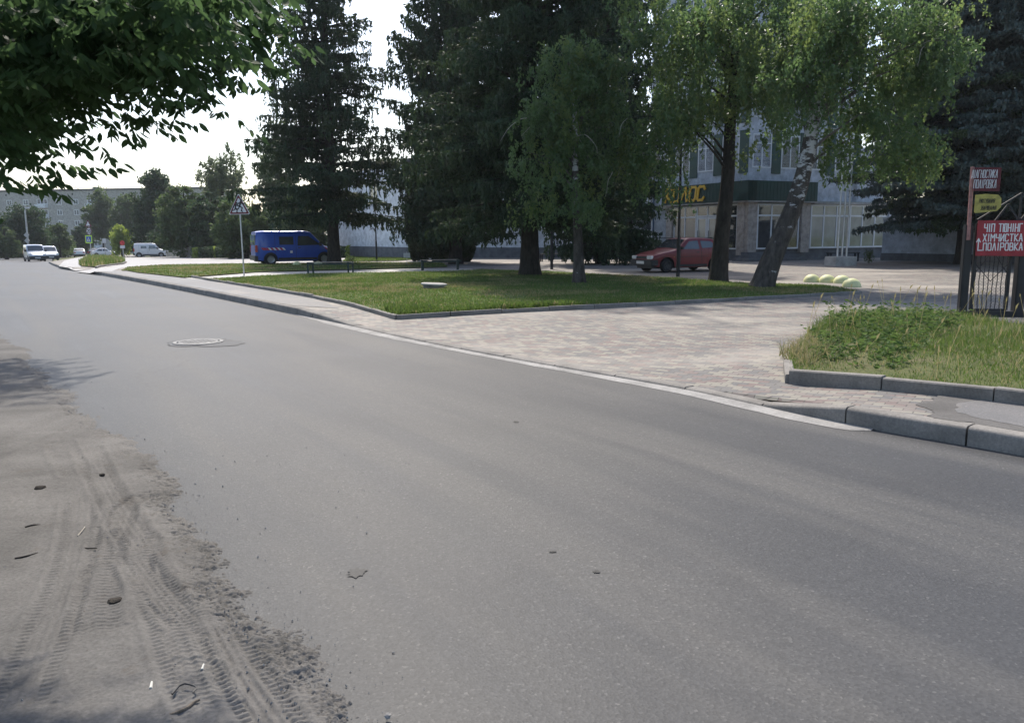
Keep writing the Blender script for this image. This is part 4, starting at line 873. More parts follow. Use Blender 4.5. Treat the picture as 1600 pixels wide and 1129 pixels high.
# ------------------------------------------------------------ lettering: stroke font
FONT = {'Ч': [[(0, 4), (0, 2.2), (.3, 2), (2, 2)], [(2, 4), (2, 0)]], 'І': [[(1, 4), (1, 0)]], 'П': [[(0, 0), (0, 4), (2, 4), (2, 0)]], 'Т': [[(0, 4), (2, 4)], [(1, 4), (1, 0)]],
 'Ю': [[(0, 4), (0, 0)], [(0, 2), (.8, 2)], [(.8, 0), (.8, 4), (2, 4), (2, 0), (.8, 0)]], 'Н': [[(0, 4), (0, 0)], [(2, 4), (2, 0)], [(0, 2), (2, 2)]], 'Г': [[(0, 0), (0, 4), (1.8, 4)]],
 'Х': [[(0, 4), (2, 0)], [(2, 4), (0, 0)]], 'М': [[(0, 0), (0, 4), (1, 2), (2, 4), (2, 0)]], 'И': [[(0, 4), (0, 0), (2, 4), (2, 0)]], 'С': [[(2, 3.3), (1.6, 4), (.4, 4), (0, 3.5), (0, .5), (.4, 0), (1.6, 0), (2, .7)]],
 'К': [[(0, 4), (0, 0)], [(1.9, 4), (.2, 2), (2, 0)]], 'А': [[(0, 0), (.9, 4), (1.1, 4), (2, 0)], [(.4, 1.4), (1.6, 1.4)]], 'О': [[(.4, 0), (0, .5), (0, 3.5), (.4, 4), (1.6, 4), (2, 3.5), (2, .5), (1.6, 0), (.4, 0)]],
 'Л': [[(0, 0), (.9, 4), (1.1, 4), (2, 0)]], 'Р': [[(0, 0), (0, 4), (1.6, 4), (2, 3.6), (2, 2.2), (1.6, 1.8), (0, 1.8)]], 'В': [[(0, 0), (0, 4), (1.5, 4), (1.8, 3.5), (1.8, 2.5), (1.5, 2.1), (0, 2.1)], [(1.5, 2.1), (2, 1.6), (2, .4), (1.6, 0), (0, 0)]],
 'Д': [[(.2, .5), (.8, 4), (1.6, 4), (1.8, .5)], [(-.1, -.3), (-.1, .5), (2.1, .5), (2.1, -.3)]], 'У': [[(0, 4), (1, 1.8)], [(2, 4), (.8, .4), (.3, 0)]], 'З': [[(0, 3.5), (.5, 4), (1.5, 4), (2, 3.4), (1.9, 2.5), (1.3, 2.1), (2, 1.5), (2, .6), (1.5, 0), (.5, 0), (0, .5)], [(1.3, 2.1), (.7, 2.1)]],
 'Я': [[(2, 0), (2, 4), (.5, 4), (0, 3.5), (0, 2.4), (.5, 2), (2, 2)], [(.9, 2), (0, 0)]], '2': [[(0, 3.3), (.5, 4), (1.5, 4), (2, 3.4), (2, 2.6), (0, .1), (2, .1)]], '0': [[(.4, 0), (0, .5), (0, 3.5), (.4, 4), (1.6, 4), (2, 3.5), (2, .5), (1.6, 0), (.4, 0)]]}
def strokes(mb, segs, w_, y0, y1, M=None):
    for pl in segs:
        for (ax, az), (bx2, bz) in zip(pl[:-1], pl[1:]):
            dx, dz = bx2 - ax, bz - az; L = math.hypot(dx, dz) or 1e-6; dx, dz = dx / L, dz / L; e = w_ * .42; a0, a1 = ax - dx * e, az - dz * e; b0, b1 = bx2 + dx * e, bz + dz * e; nx_, nz_ = -dz * w_ / 2, dx * w_ / 2
            jy = random.uniform(0, .0012)
            mb.prism([(a0 + nx_, a1 + nz_), (b0 + nx_, b1 + nz_), (b0 - nx_, b1 - nz_), (a0 - nx_, a1 - nz_)], y0 - jy, y1, M)
def text(mb, s, x0, x1, z0, z1, w_, y0, y1, skew=0, gap=.5):
    ws = [(.5 if c == 'І' else (1.25 if c == 'Ю' else 1)) for c in s if c != ' ']; tot = sum((.5 if c == 'І' else .6 if c == ' ' else 1.2 if c in 'ЮМ' else 1) for c in s) + gap * (len(s) - 1); u = (x1 - x0) / tot; x = x0
    for c in s:
        cw_ = .5 if c == 'І' else .6 if c == ' ' else 1.2 if c in 'ЮМ' else 1
        if c != ' ':
            sg = []
            for pl in FONT[c]:
                q = []
                for a, b_ in pl:
                    zz_ = z0 + (z1 - z0) * b_ / 4; a_ = (a - 1) * .5 + .5 if c == 'І' else a / 2
                    if c == 'І': a_ = .5
                    q.append((x + a_ * cw_ * u + skew * (zz_ - z0), zz_))
                sg.append(q)
            strokes(mb, sg, w_, y0, y1)
        x += (cw_ + gap) * u

# ------------------------------------------------------------ gate with its signs at the right
gx0, gy0 = G(1502, 494, .14); gzb = pz(gx0, gy0); gY = gy0
gx1, gy1 = P(1592, 400, gy0 - .1).x, gy0 - .1
ga = math.atan2(gy1 - gy0, gx1 - gx0); GM = (gx0, gy0, gzb); k = gY / FPX
gate = empty('gate', GM, ga); tag(gate, 'black iron gate with wire mesh, wavy bars and a truss arch, between two posts', 'gate')
ln = math.hypot(gx1 - gx0, gy1 - gy0)
MB().bbox(-.065, .065, -.065, .065, -.1, 1.60, .012).build('post', 'metal_black', gate)
MB().bbox(ln - .03, ln + .12, -.08, .08, -.1, 1.62, .012).build('post', 'metal_black', gate)
fr = MB()
for a, b2 in (((.14, 0, .12), (.14, 0, 1.62)), ((ln - .14, 0, .12), (ln - .14, 0, 1.62)), ((.14, 0, .12), (ln - .14, 0, .12)), ((.14, 0, 1.62), (ln + 1.2, 0, 1.62))): fr.bar(a, b2, .045)
fr.build('frame', 'metal_black', gate)
ar = MB(); pk = (.82, 0, 2.12)
for a, b2 in (((.14, 0, 1.68), pk), (pk, (1.9, 0, 1.68)), ((.4, 0, 1.62), (.62, 0, 1.94)), ((.62, 0, 1.94), (.82, 0, 1.64)), ((.82, 0, 1.64), (1.06, 0, 1.98)), ((1.06, 0, 1.98), (1.3, 0, 1.66)), (pk, (.82, 0, 1.64))): ar.bar(a, b2, .03)
ar.build('truss_arch', 'metal_black', gate)
br_ = MB()
for i in range(8):
    xx = .14 + (ln - .28) * (i + .5) / 8; pts = [(xx + .006 * math.sin(t * 4.1 + i), 0, .12 + 1.5 * t / 12) for t in range(13)]; br_.tube(pts, .008, 5)
br_.tube([(.14, .0, .95), ((ln) * .5, 0, .62), (ln - .14, 0, .95)], .009, 5); br_.tube([(.14, .0, .72), ((ln) * .5, 0, 1.15), (ln - .14, 0, .72)], .009, 5)
br_.build('bars', 'metal_black', gate)
ms = MB(); st = .055; wm = ln - .28; hm = 1.46
c = -hm
while c < wm:
    for sgn in (1, -1):
        pts = []
        for t in (max(0, -c), min(hm, wm - c)):
            xx = c + t; 
            if sgn < 0: xx = wm - xx
            pts.append((.14 + xx, .012 * sgn, .14 + t))
        if pts[1][2] - pts[0][2] > .02: ms.bar(pts[0], pts[1], .0028)
    c += st
ms.build('wire_mesh', 'iron_cast', gate)
MB().box(.1, ln + .9, -.07, .07, -.08, .1).build('threshold', 'metal_black', gate)
# signs: each a thing
def board(name, label, cat, X0, X1, z0, z1, mat, lines, tmat, w_, tilt=0, chip_=False, yoff=-.1):
    r = empty(name, (gx0, gy0, gzb), ga); tag(r, label, cat)
    dz = gzb
    if chip_: poly = [(X0, z0 + .02), (X0 + .02, z0 - .0), (X1 - .1, z0 + .03), (X1 - .06, z0 + .03), (X1 + .005, z0 + .1), (X1, z1 - .08), (X1 - .05, z1 - .02), (X1 - .25, z1), (X0, z1 - .015)]
    else: poly = [(X0, z0 + tilt), (X0 + .3 * (X1 - X0), z0 + .004), (X1, z0 - tilt), (X1 + .004, (z0 + z1) / 2), (X1, z1 - tilt), (X0 + .5 * (X1 - X0), z1 + .003), (X0, z1 + tilt)]
    poly = [(a, b_ - dz) for a, b_ in poly]
    MB().prism(poly, yoff, yoff + .006).build('panel', mat, r)
    mb = MB()
    for s, a, b_, c_, d_, sk in lines:
        if s == 'arrow': strokes(mb, [[(a + (b_ - a), c_ - dz), (a + .03, c_ - dz), (a + .03, d_ - dz)], [(a, d_ - dz - .055), (a + .03, d_ - dz), (a + .06, d_ - dz - .055)]], w_, yoff - .003, yoff)
        else: text(mb, s, a, b_, c_ - dz, d_ - dz, w_, yoff - .003, yoff, sk)
    mb.build('lettering', tmat, r); return r
def gxz(px, py):     # gate-plane coordinates of a photo point
    d = ray(px, py); c_, s_ = math.cos(ga), math.sin(ga); nx_, ny_ = -s_, c_
    t = (nx_ * gx0 + ny_ * gy0 - .12) / (nx_ * d.x + ny_); X_ = (d.x * t - gx0) * c_ + (t - gy0) * s_; return X_, EYE + d.z * t
a0 = gxz(1523, 400); a1 = gxz(1612, 402); a2 = gxz(1523, 345)
def L_(s, p0, p1, zt, sk=0): A = gxz(*p0); B = gxz(*p1); return (s, A[0], B[0], A[1], gxz(p0[0], zt)[1], sk)
board('red_sign', 'red sign with three white hand-painted lines and an arrow, lowest on the gate', 'sign', a0[0], a1[0], a0[1], a2[1], 'sign_red',
      [L_('ЧІП ТЮНІНГ', (1537, 362), (1596, 362), 350), L_('ХІМЧИСТКА', (1535, 377), (1596, 377), 366), L_('ПОЛІРОВКА', (1535, 391), (1596, 391), 380), ('arrow', gxz(1524, 391)[0], gxz(1533, 391)[0], gxz(1524, 391)[1], gxz(1524, 373)[1], 0)], 'paint_white', .016, .006, yoff=-.14)
pipe = MB(); pr = empty('sign_post', (gx0, gy0, gzb), ga); tag(pr, 'rusty pink-painted pole rising from the left gate post', 'pole')
pA = gxz(1517, 352); pB = gxz(1524, 262); pipe.tube([(pA[0], -.06, pA[1] - gzb - .25), (pB[0] - .02, -.06, pB[1] - gzb)], [.033, .030], 10); pipe.build('pole', 'rusty_paint', pr, smoothf=True)
MB().lathe([(.034, 0), (.034, .015), (0, .02)], 10, Matrix.Translation((pB[0] - .02, -.06, pB[1] - gzb))).build('cap', 'rusty_paint', pr)
m0 = gxz(1521, 299); m1 = gxz(1562, 300); m2 = gxz(1521, 262)
board('maroon_sign', 'dark maroon sign with two white hand-painted lines, topmost on the pole', 'sign', m0[0], m1[0], m0[1], m2[1], 'sign_maroon',
      [L_('ДІАГНОСТИКА', (1518, 278), (1558, 278), 266, .06), L_('ПОЛІРОВКА', (1521, 294), (1556, 294), 281, .06)], 'sign_white', .0085, .004, yoff=-.115)
y0_ = gxz(1522, 333); y1_ = gxz(1563, 333); y2_ = gxz(1522, 303)
board('yellow_sign', 'chipped yellow sign with small black lettering under the maroon one', 'sign', y0_[0], y1_[0], y0_[1], y2_[1], 'sign_yellow',
      [L_('РИХТУВАННЯ', (1530, 317), (1554, 317), 311, .1), L_('ЗВАРЮВАННЯ', (1532, 328), (1556, 328), 322, .1)], 'paint_black', .0065, 0, True, yoff=-.115)

# ------------------------------------------------------------ children warning sign
def children_sign():
    b = at(381, 434); Y = b[1]; Y = 31.5; b = (P(381, 434, Y).x, Y, 0); b = (b[0], Y, pz(b[0], Y)); kk = Y / FPX
    r = empty('warning_sign', b, R(-14)); tag(r, 'triangular warning sign with running children on a thin grey pole in the lawn', 'road sign')
    zt = P(378, 302, Y).z - b[2]; zb_ = P(378, 335, Y).z - b[2]; hw = 18.5 * kk
    MB().tube([(0.02, 0, -.1), (0, 0, zb_ + .3), (-.02, 0, zt - .1)], .03, 10).build('pole', 'galvanised', r, smoothf=True)
    def tri(s, y0, y1, mat, nm, p=r):
        cx_, cz_ = 0, zb_ + (zt - zb_) / 3; rc = .05; pts = []
        A = [(-hw, zb_), (hw, zb_), (0, zt)]
        for i, (x_, z_) in enumerate(A):
            x_, z_ = cx_ + (x_ - cx_) * s, cz_ + (z_ - cz_) * s; P0 = A[i - 1]; P1 = A[(i + 1) % 3]
            for Q in (P0, P1):
                dx, dz = Q[0] - A[i][0], Q[1] - A[i][1]; L = math.hypot(dx, dz); pts.append((x_ + dx / L * rc * s, z_ + dz / L * rc * s))
        return MB().prism(pts, y0, y1).build(nm, mat, p)
    pn = tri(1, -.045, -.035, 'sign_white', 'panel'); tri(.93, -.048, -.044, 'sign_border', 'border'); tri(.70, -.051, -.047, 'sign_white', 'field')
    fg = MB(); cz_ = zb_ + (zt - zb_) * .33; s = hw * .0062
    def fig(ox, oz, sc, w_):
        T_ = lambda pts: [(ox + a * sc, cz_ + oz + b_ * sc) for a, b_ in pts]
        strokes(fg, [T_([(0, 22), (-6, 2)])], w_ * 1.7, -.055, -.05)
        strokes(fg, [T_([(-6, 2), (8, -6), (2, -22), (8, -24)]), T_([(-6, 2), (-14, -10), (-28, -14), (-30, -10)]), T_([(0, 20), (14, 12), (22, 18)]), T_([(0, 20), (-14, 16), (-20, 6)])], w_, -.055, -.05)
        q = [(ox + (4 + 6 * math.cos(a)) * sc, cz_ + oz + (31 + 6 * math.sin(a)) * sc) for a in [k * math.pi / 5 for k in range(10)]]; fg.prism(q, -.055, -.05)
    fig(-.12, -.03, .0064, .036); fig(.08, .03, .0076, .044)
    fg.build('running_figures', 'paint_black', r)
children_sign()

# ------------------------------------------------------------ low benches, lamps, hemispheres
def bench_rail(pa, pb, label, first=None):
    a = at(*pa); b2 = at(*pb); L = math.hypot(b2[0] - a[0], b2[1] - a[1]); r = empty('bench', a, math.atan2(b2[1] - a[1], b2[0] - a[0])); tag(r, label, 'bench', 'low metal benches on the lawn edge')
    for x_ in (.04, L - .04):
        for y_ in (0, .38): MB().bbox(x_ - .035 + y_ * .45, x_ + .035 + y_ * .45, y_ - .035, y_ + .035, -.05, .47, .006).build('leg', 'metal_green', r)
        MB().bbox(x_ - .03, x_ + .2, -.03, .41, .40, .44, .006).build('crossbar', 'metal_green', r)
    MB().bbox(0, L, 0.02, .12, .44, .47, .006).build('seat_plank', 'wood_plank', r); MB().bbox(0.05, L + .05, .135, .235, .44, .47, .006).build('seat_plank', 'wood_plank', r); MB().bbox(0.1, L + .1, .25, .35, .44, .47, .006).build('seat_plank', 'wood_plank', r)
    MB().bbox(0, L + .16, -.01, .01, .36, .41, .004).build('rail', 'metal_green', r)
bench_rail((480, 429), (546, 428), 'low dark bench beside the path below the left spruce')
bench_rail((658, 424.5), (716, 423), 'low dark bench at the path, left of the thick-trunked spruce')
def simple_bench(px, py, L, rz, label, Y=None):
    b = at(px, py) if Y is None else (ray(px, 380).x * Y, Y, 0)
    b = (b[0], b[1], pz(b[0], b[1])); r = empty('bench', b, rz); tag(r, label, 'bench', 'benches by the building')
    for i in range(3): MB().bbox(0, L, i * .13, i * .13 + .11, .42, .46, .006).build('seat_plank', 'metal_black', r)
    for x_ in (.1, L - .1):
        for y_ in (.03, .33): MB().bbox(x_ - .03, x_ + .03, y_ - .03, y_ + .03, 0, .42, .006).build('leg', 'metal_black', r)
simple_bench(1297, 410.5, 1.75, R(8), 'dark bench behind the flagpole base', 42.5)
simple_bench(842, 406, 1.5, R(-20), 'dark bench under the spruces, left of the small birch trunk', 47)
simple_bench(925, 407, 1.5, R(-20), 'dark bench by the grey wall, right of the small birch trunk', 46)
def lamp(px, Y, hh, label, proto=[None]):
    x = ray(px, 420).x * Y; b = (x, Y, pz(x, Y))
    if proto[0] is None:
        r = empty('street_lamp', b); proto[0] = r
        MB().tube([(0, 0, -.1), (0, 0, 1.3)], .065, 12).build('base_tube', 'metal_black', r, smoothf=True); MB().tube([(0, 0, 1.3), (0, 0, hh)], [.05, .035], 10).build('pole', 'metal_black', r, smoothf=True)
        MB().tube([(0, 0, hh - .1), (0, -.25, hh + .06), (0, -.5, hh + .08)], .02, 8).build('arm', 'metal_black', r); MB().lathe([(0, .06), (.1, .05), (.2, -.02), (.19, -.05), (0, -.09)], 16, Matrix.Translation((0, -.5, hh + .05))).build('lamp_shade', 'metal_grey', r, smoothf=True)
    else: r = copy_tree(proto[0]); r.location = b
    tag(r, label, 'lamp post', 'black lamp posts'); return r
lamp(1059.5, 28.3, 5.3, 'black lamp post in front of the red car'); lamp(862, 35.5, 4.2, 'black lamp post between the thick spruce trunk and the small birch'); lamp(589, 56, 4.2, 'black lamp post before the pale wall at the left')
def hemi(px, py, Y, label, proto=[None]):
    x = ray(px, py).x * Y; b = (x, Y, pz(x, Y) + .01)
    if proto[0] is None:
        prof = [(.25 * math.cos(t), .23 * math.sin(t)) for t in [k * math.pi / 2 / 10 for k in range(11)]]; r = MB().lathe([(.25, -.08)] + prof, 28).build('bollard', 'sphere_yellow', smoothf=True); proto[0] = r
    else: r = proto[0].copy(); col.objects.link(r)
    r.location = b; r.rotation_euler = (0, 0, random.uniform(0, 6)); tag(r, label, 'bollard', 'yellow concrete half-spheres'); return r
yy_ = [24.6, 24.3, 24.0, 22.4]
for (px, py, Y), lb in zip([(1268, 447, 24.6), (1292, 448, 24.3), (1315, 449, 23.9), (1330, 456, 22.2)], ['yellow half-sphere bollard at the left end of the row on the paving', 'yellow half-sphere bollard second from the left in the row of four', 'yellow half-sphere bollard third from the left, behind the nearest one', 'nearest yellow half-sphere bollard at the tip of the lawn']): hemi(px, py, Y, lb)
hemi(464, 411, 44.5, 'flat yellow half-sphere bollard under the middle of the blue van'); hemi(497, 410, 44.3, 'yellow half-sphere bollard before the front wheel of the blue van')
# small plate sign in the lawn
b = at(636, 416); r = empty('notice_plate', b); tag(r, 'small grey notice plate on a thin stake in the lawn', 'notice'); MB().tube([(0, 0, -.05), (0, 0, .75)], .012, 6).build('stake', 'metal_grey', r); MB().bbox(-.17, .17, -.012, .012, .42, .66, .004).build('plate', 'metal_grey', r)
# flagpoles in a concrete block
b = at(1314, 416); r = empty('flagpole_stand', b, R(12)); tag(r, 'three thin silver flagpoles standing in one concrete block before the glass front', 'flagpoles')
MB().bbox(-.58, .5, -.45, .45, -.05, .42, .02).build('concrete_block', 'pale_concrete', r)
for i, x_ in enumerate((-.22, .02, .25)):
    MB().tube([(x_, .0, .42), (x_ + .03, 0, 5), (x_ + .05 + .02 * i, 0, 10.5 - .2 * i)], [.045, .035, .02], 10).build('flagpole', 'galvanised', r, smoothf=True)
for z_ in (2.2, 3.4): MB().tube([(-.26, 0, z_), (.32, 0, z_)], .02, 6).build('brace', 'galvanised', r)

# ------------------------------------------------------------ vehicles
def car(name, loc, rz, spec, label, cat='car', group=None):
    L, W, belt, roof = spec['L'], spec['W'], spec['belt'], spec['roof']; top = spec['top']; body = spec['body']; cl = spec.get('clear', .22); wr = spec['wr']; axles = spec['axles']; tumble = spec.get('tumble', .16)
    r = empty(name, loc, rz); tag(r, label, cat, group); tx = [p[0] for p in top]; tz = [p[1] for p in top]
    def ztop(x): return float(np.interp(x, tx, tz))
    def hw(x): u = min(x, L - x); return W / 2 * (1 - .16 * math.exp(-u / .22) - .03 * math.exp(-u / .8))
    def zbot(x):
        z = cl + .10 * math.exp(-min(x, L - x) / .25)
        for a in axles:
            q = (wr + .07) ** 2 - (x - a) ** 2
            if q > 0: z = max(z, wr + math.sqrt(q))
        return z
    def yat(x, z):
        w_ = hw(x)
        if z > belt: return w_ * (1 - tumble * (z - belt) / (roof - belt))
        return w_ * (1 - .05 * max(0, (belt - .25 - z)) / .5) if z < belt - .25 else w_
    xs = sorted(set([round(i * L / 90, 4) for i in range(91)] + [round(a + s_ * (wr + .07) * f_, 4) for a in axles for s_ in (-1, 1) for f_ in (.999, .97, .9, .75)] + [round(t_, 4) for t_ in tx if 0 <= t_ <= L]))
    secs = []
    for x in xs:
        zt = ztop(x); zb_ = min(zbot(x), zt - .05); rr_ = min(.09, (zt - zb_) * .3); pts = []
        for f_ in (0, .25, .5, .75, 1): z = zb_ + (zt - rr_ - zb_) * f_; pts.append((yat(x, z), z))
        yt = yat(x, zt - rr_); pts += [(yt - rr_ * .25, zt - rr_ * .45), (yt - rr_ * .9, zt - rr_ * .1), (yt * .5, zt + .012), (0, zt + .02)]
        secs.append([(x, y_, z_) for y_, z_ in pts] + [(x, -y_, z_) for y_, z_ in pts[-2::-1]])
    n = len(secs[0]); mb = MB(); vs = [v for s in secs for v in s]; fs = [(i * n + j, i * n + j + 1, (i + 1) * n + j + 1, (i + 1) * n + j) for i in range(len(secs) - 1) for j in range(n - 1)]
    fs += [tuple(range(n)), tuple(range((len(secs) - 1) * n, len(secs) * n))[::-1]]
    vs = [(x - L / 2, y_, z_) for x, y_, z_ in vs]; mb.add(vs, fs); bd = mb.build('body', body, r, smoothf=True)
    ub = MB(); ub.box(-L / 2 + .15, L / 2 - .15, -W / 2 + .24, W / 2 - .24, cl * .8, belt - .25); ub.build('underbody', 'plastic_black', r)
    ar_ = MB()
    for a in axles: ar_.box(a - L / 2 - wr - .06, a - L / 2 + wr + .06, -W / 2 + .2, W / 2 - .2, cl, wr * 2 + .02)
    ar_.build('wheel_well', 'plastic_black', r)
    def side_panel(nm, poly, mat, sides=(1, -1), off=.006, parent=r):
        for s in sides:
            bm = bmesh.new(); vv = [bm.verts.new((x, 0, z)) for x, z in poly]; bm.faces.new(vv); bmesh.ops.triangulate(bm, faces=bm.faces[:])
            for _ in range(1): bmesh.ops.subdivide_edges(bm, edges=bm.edges[:], cuts=2, use_grid_fill=True)
            for v in bm.verts: v.co = Vector((v.co.x - L / 2, s * (yat(v.co.x, v.co.z) + off), v.co.z))
            bmesh.ops.solidify(bm, geom=bm.faces[:], thickness=.004); bmesh.ops.recalc_face_normals(bm, faces=bm.faces); me = bpy.data.meshes.new(nm); bm.to_mesh(me); bm.free(); link(nm, me, mat, parent)
    for nm, poly, mat in spec['sides']: side_panel(nm, poly, mat)
    for nm, xa, xb, fa, mat in spec['tops']:      # screens lying on the top profile
        mb = MB(); vs = []; ks = np.linspace(xa, xb, 7)
        for x in ks:
            z = ztop(x); w_ = (yat(x, z - .05) - .07) * fa
            dx = .02; sl = (ztop(x + dx) - ztop(x - dx)) / (2 * dx); nl = Vector((-sl, 0, 1)).normalized() * .012
            for y_ in (-1, -.5, 0, .5, 1): vs.append((x - L / 2 + nl.x, y_ * w_, z + nl.z + (.02 if abs(y_) < .2 else .012 if abs(y_) < .7 else 0)))
        mb.add(vs, [(i * 5 + j, i * 5 + j + 1, i * 5 + j + 6, i * 5 + j + 5) for i in range(6) for j in range(4)]); mb.build(nm, mat, r, smoothf=True)
    for nm, b_, mat in spec.get('boxes', []): MB().bbox(*[v - (L / 2 if i < 2 else 0) for i, v in enumerate(b_)], min(.02, (b_[1] - b_[0]) * .3, (b_[3] - b_[2]) * .3, (b_[5] - b_[4]) * .3)).build(nm, mat, r)
    for a in axles:
        for s in (1, -1):
            w_ = empty('wheel', (a - L / 2, s * (W / 2 - .11), wr)); w_.parent = r; M = Matrix.Rotation(R(-90) * s, 4, 'X')
            MB().lathe([(wr * .62, -.09), (wr * .92, -.09), (wr, -.06), (wr, .06), (wr * .92, .09), (wr * .64, .09)], 26, M).build('tyre', 'tyre', w_, smoothf=True)
            rb = MB(); rb.lathe([(0, .05), (wr * .2, .06), (wr * .28, .045), (wr * .5, .05), (wr * .66, .085)], 26, M)
            for q in range(5):
                an = q * 2 * math.pi / 5; A = M @ Vector((wr * .15 * math.cos(an), wr * .15 * math.sin(an), .07)); B = M @ Vector((wr * .6 * math.cos(an), wr * .6 * math.sin(an), .075)); rb.bar(A, B, wr * .13, wr * .1)
            rb.build('rim', spec.get('rim', 'rim'), w_, smoothf=True)
    return r
# red hatchback
hatch = dict(L=3.71, W=1.55, belt=.86, roof=1.34, wr=.27, clear=.20, tumble=.20, axles=(.70, 3.02), body='car_red', rim='rim_dark',
    top=[(0, .52), (.03, .60), (.10, .68), (.35, .745), (.9, .84), (1.12, .89), (1.62, 1.28), (1.78, 1.325), (2.3, 1.34), (2.85, 1.315), (3.05, 1.27), (3.45, .97), (3.62, .92), (3.70, .62), (3.71, .5)],
    sides=[('side_window', [(1.42, .90), (1.76, 1.20), (2.18, 1.23), (2.22, .90)], 'glass_car'), ('side_window', [(2.34, .93), (2.30, 1.22), (2.80, 1.20), (3.16, .96)], 'glass_car'),
           ('door_seam', [(1.30, .86), (1.30, .30), (1.315, .30), (1.315, .86)], 'plastic_black'), ('door_seam', [(2.30, .86), (2.36, .32), (2.375, .32), (2.315, .86)], 'plastic_black'), ('trim_strip', [(.45, .60), (3.5, .60), (3.5, .615), (.45, .615)], 'plastic_black'), ('door_handle', [(2.08, .76), (2.2, .76), (2.2, .79), (2.08, .79)], 'plastic_black'), ('sill', [(1.1, .22), (2.62, .22), (2.62, .31), (1.1, .31)], 'plastic_black'), ('side_lamp', [(.98, .585), (1.03, .585), (1.03, .605), (.98, .605)], 'lamp_orange')],
    tops=[('windscreen', 1.17, 1.60, 1.0, 'glass_car'), ('rear_window', 3.08, 3.42, .95, 'glass_car')],
    boxes=[('front_bumper', (-.06, .28, -.74, .74, .27, .50), 'plastic_black'), ('rear_bumper', (3.50, 3.77, -.73, .73, .30, .50), 'plastic_black'), ('grille', (-.02, .06, -.36, .36, .54, .63), 'plastic_black'), ('headlight', (-.03, .12, .38, .66, .525, .655), 'lamp_glass'), ('headlight', (-.03, .12, -.66, -.38, .525, .655), 'lamp_glass'),
           ('number_plate', (-.075, -.055, -.26, .26, .34, .45), 'plate_white'), ('tail_light', (3.66, 3.73, .45, .68, .62, .75), 'lamp_red'), ('tail_light', (3.66, 3.73, -.68, -.45, .62, .75), 'lamp_red'), ('mirror', (1.28, 1.38, .74, .90, .89, 1.0), 'plastic_black'), ('mirror', (1.28, 1.38, -.90, -.74, .89, 1.0), 'plastic_black'), ('wiper', (1.17, 1.22, -.5, .1, .905, .925), 'plastic_black')])
# local +X is the rear here, so the nose points to local -X
x, y = P(1062, 432, 32.6).x, 32.6; car('parked_car', (x, y, pz(x, y) + .0), R(24.7), hatch, 'red three-door hatchback parked before the entrance, behind the lamp post')
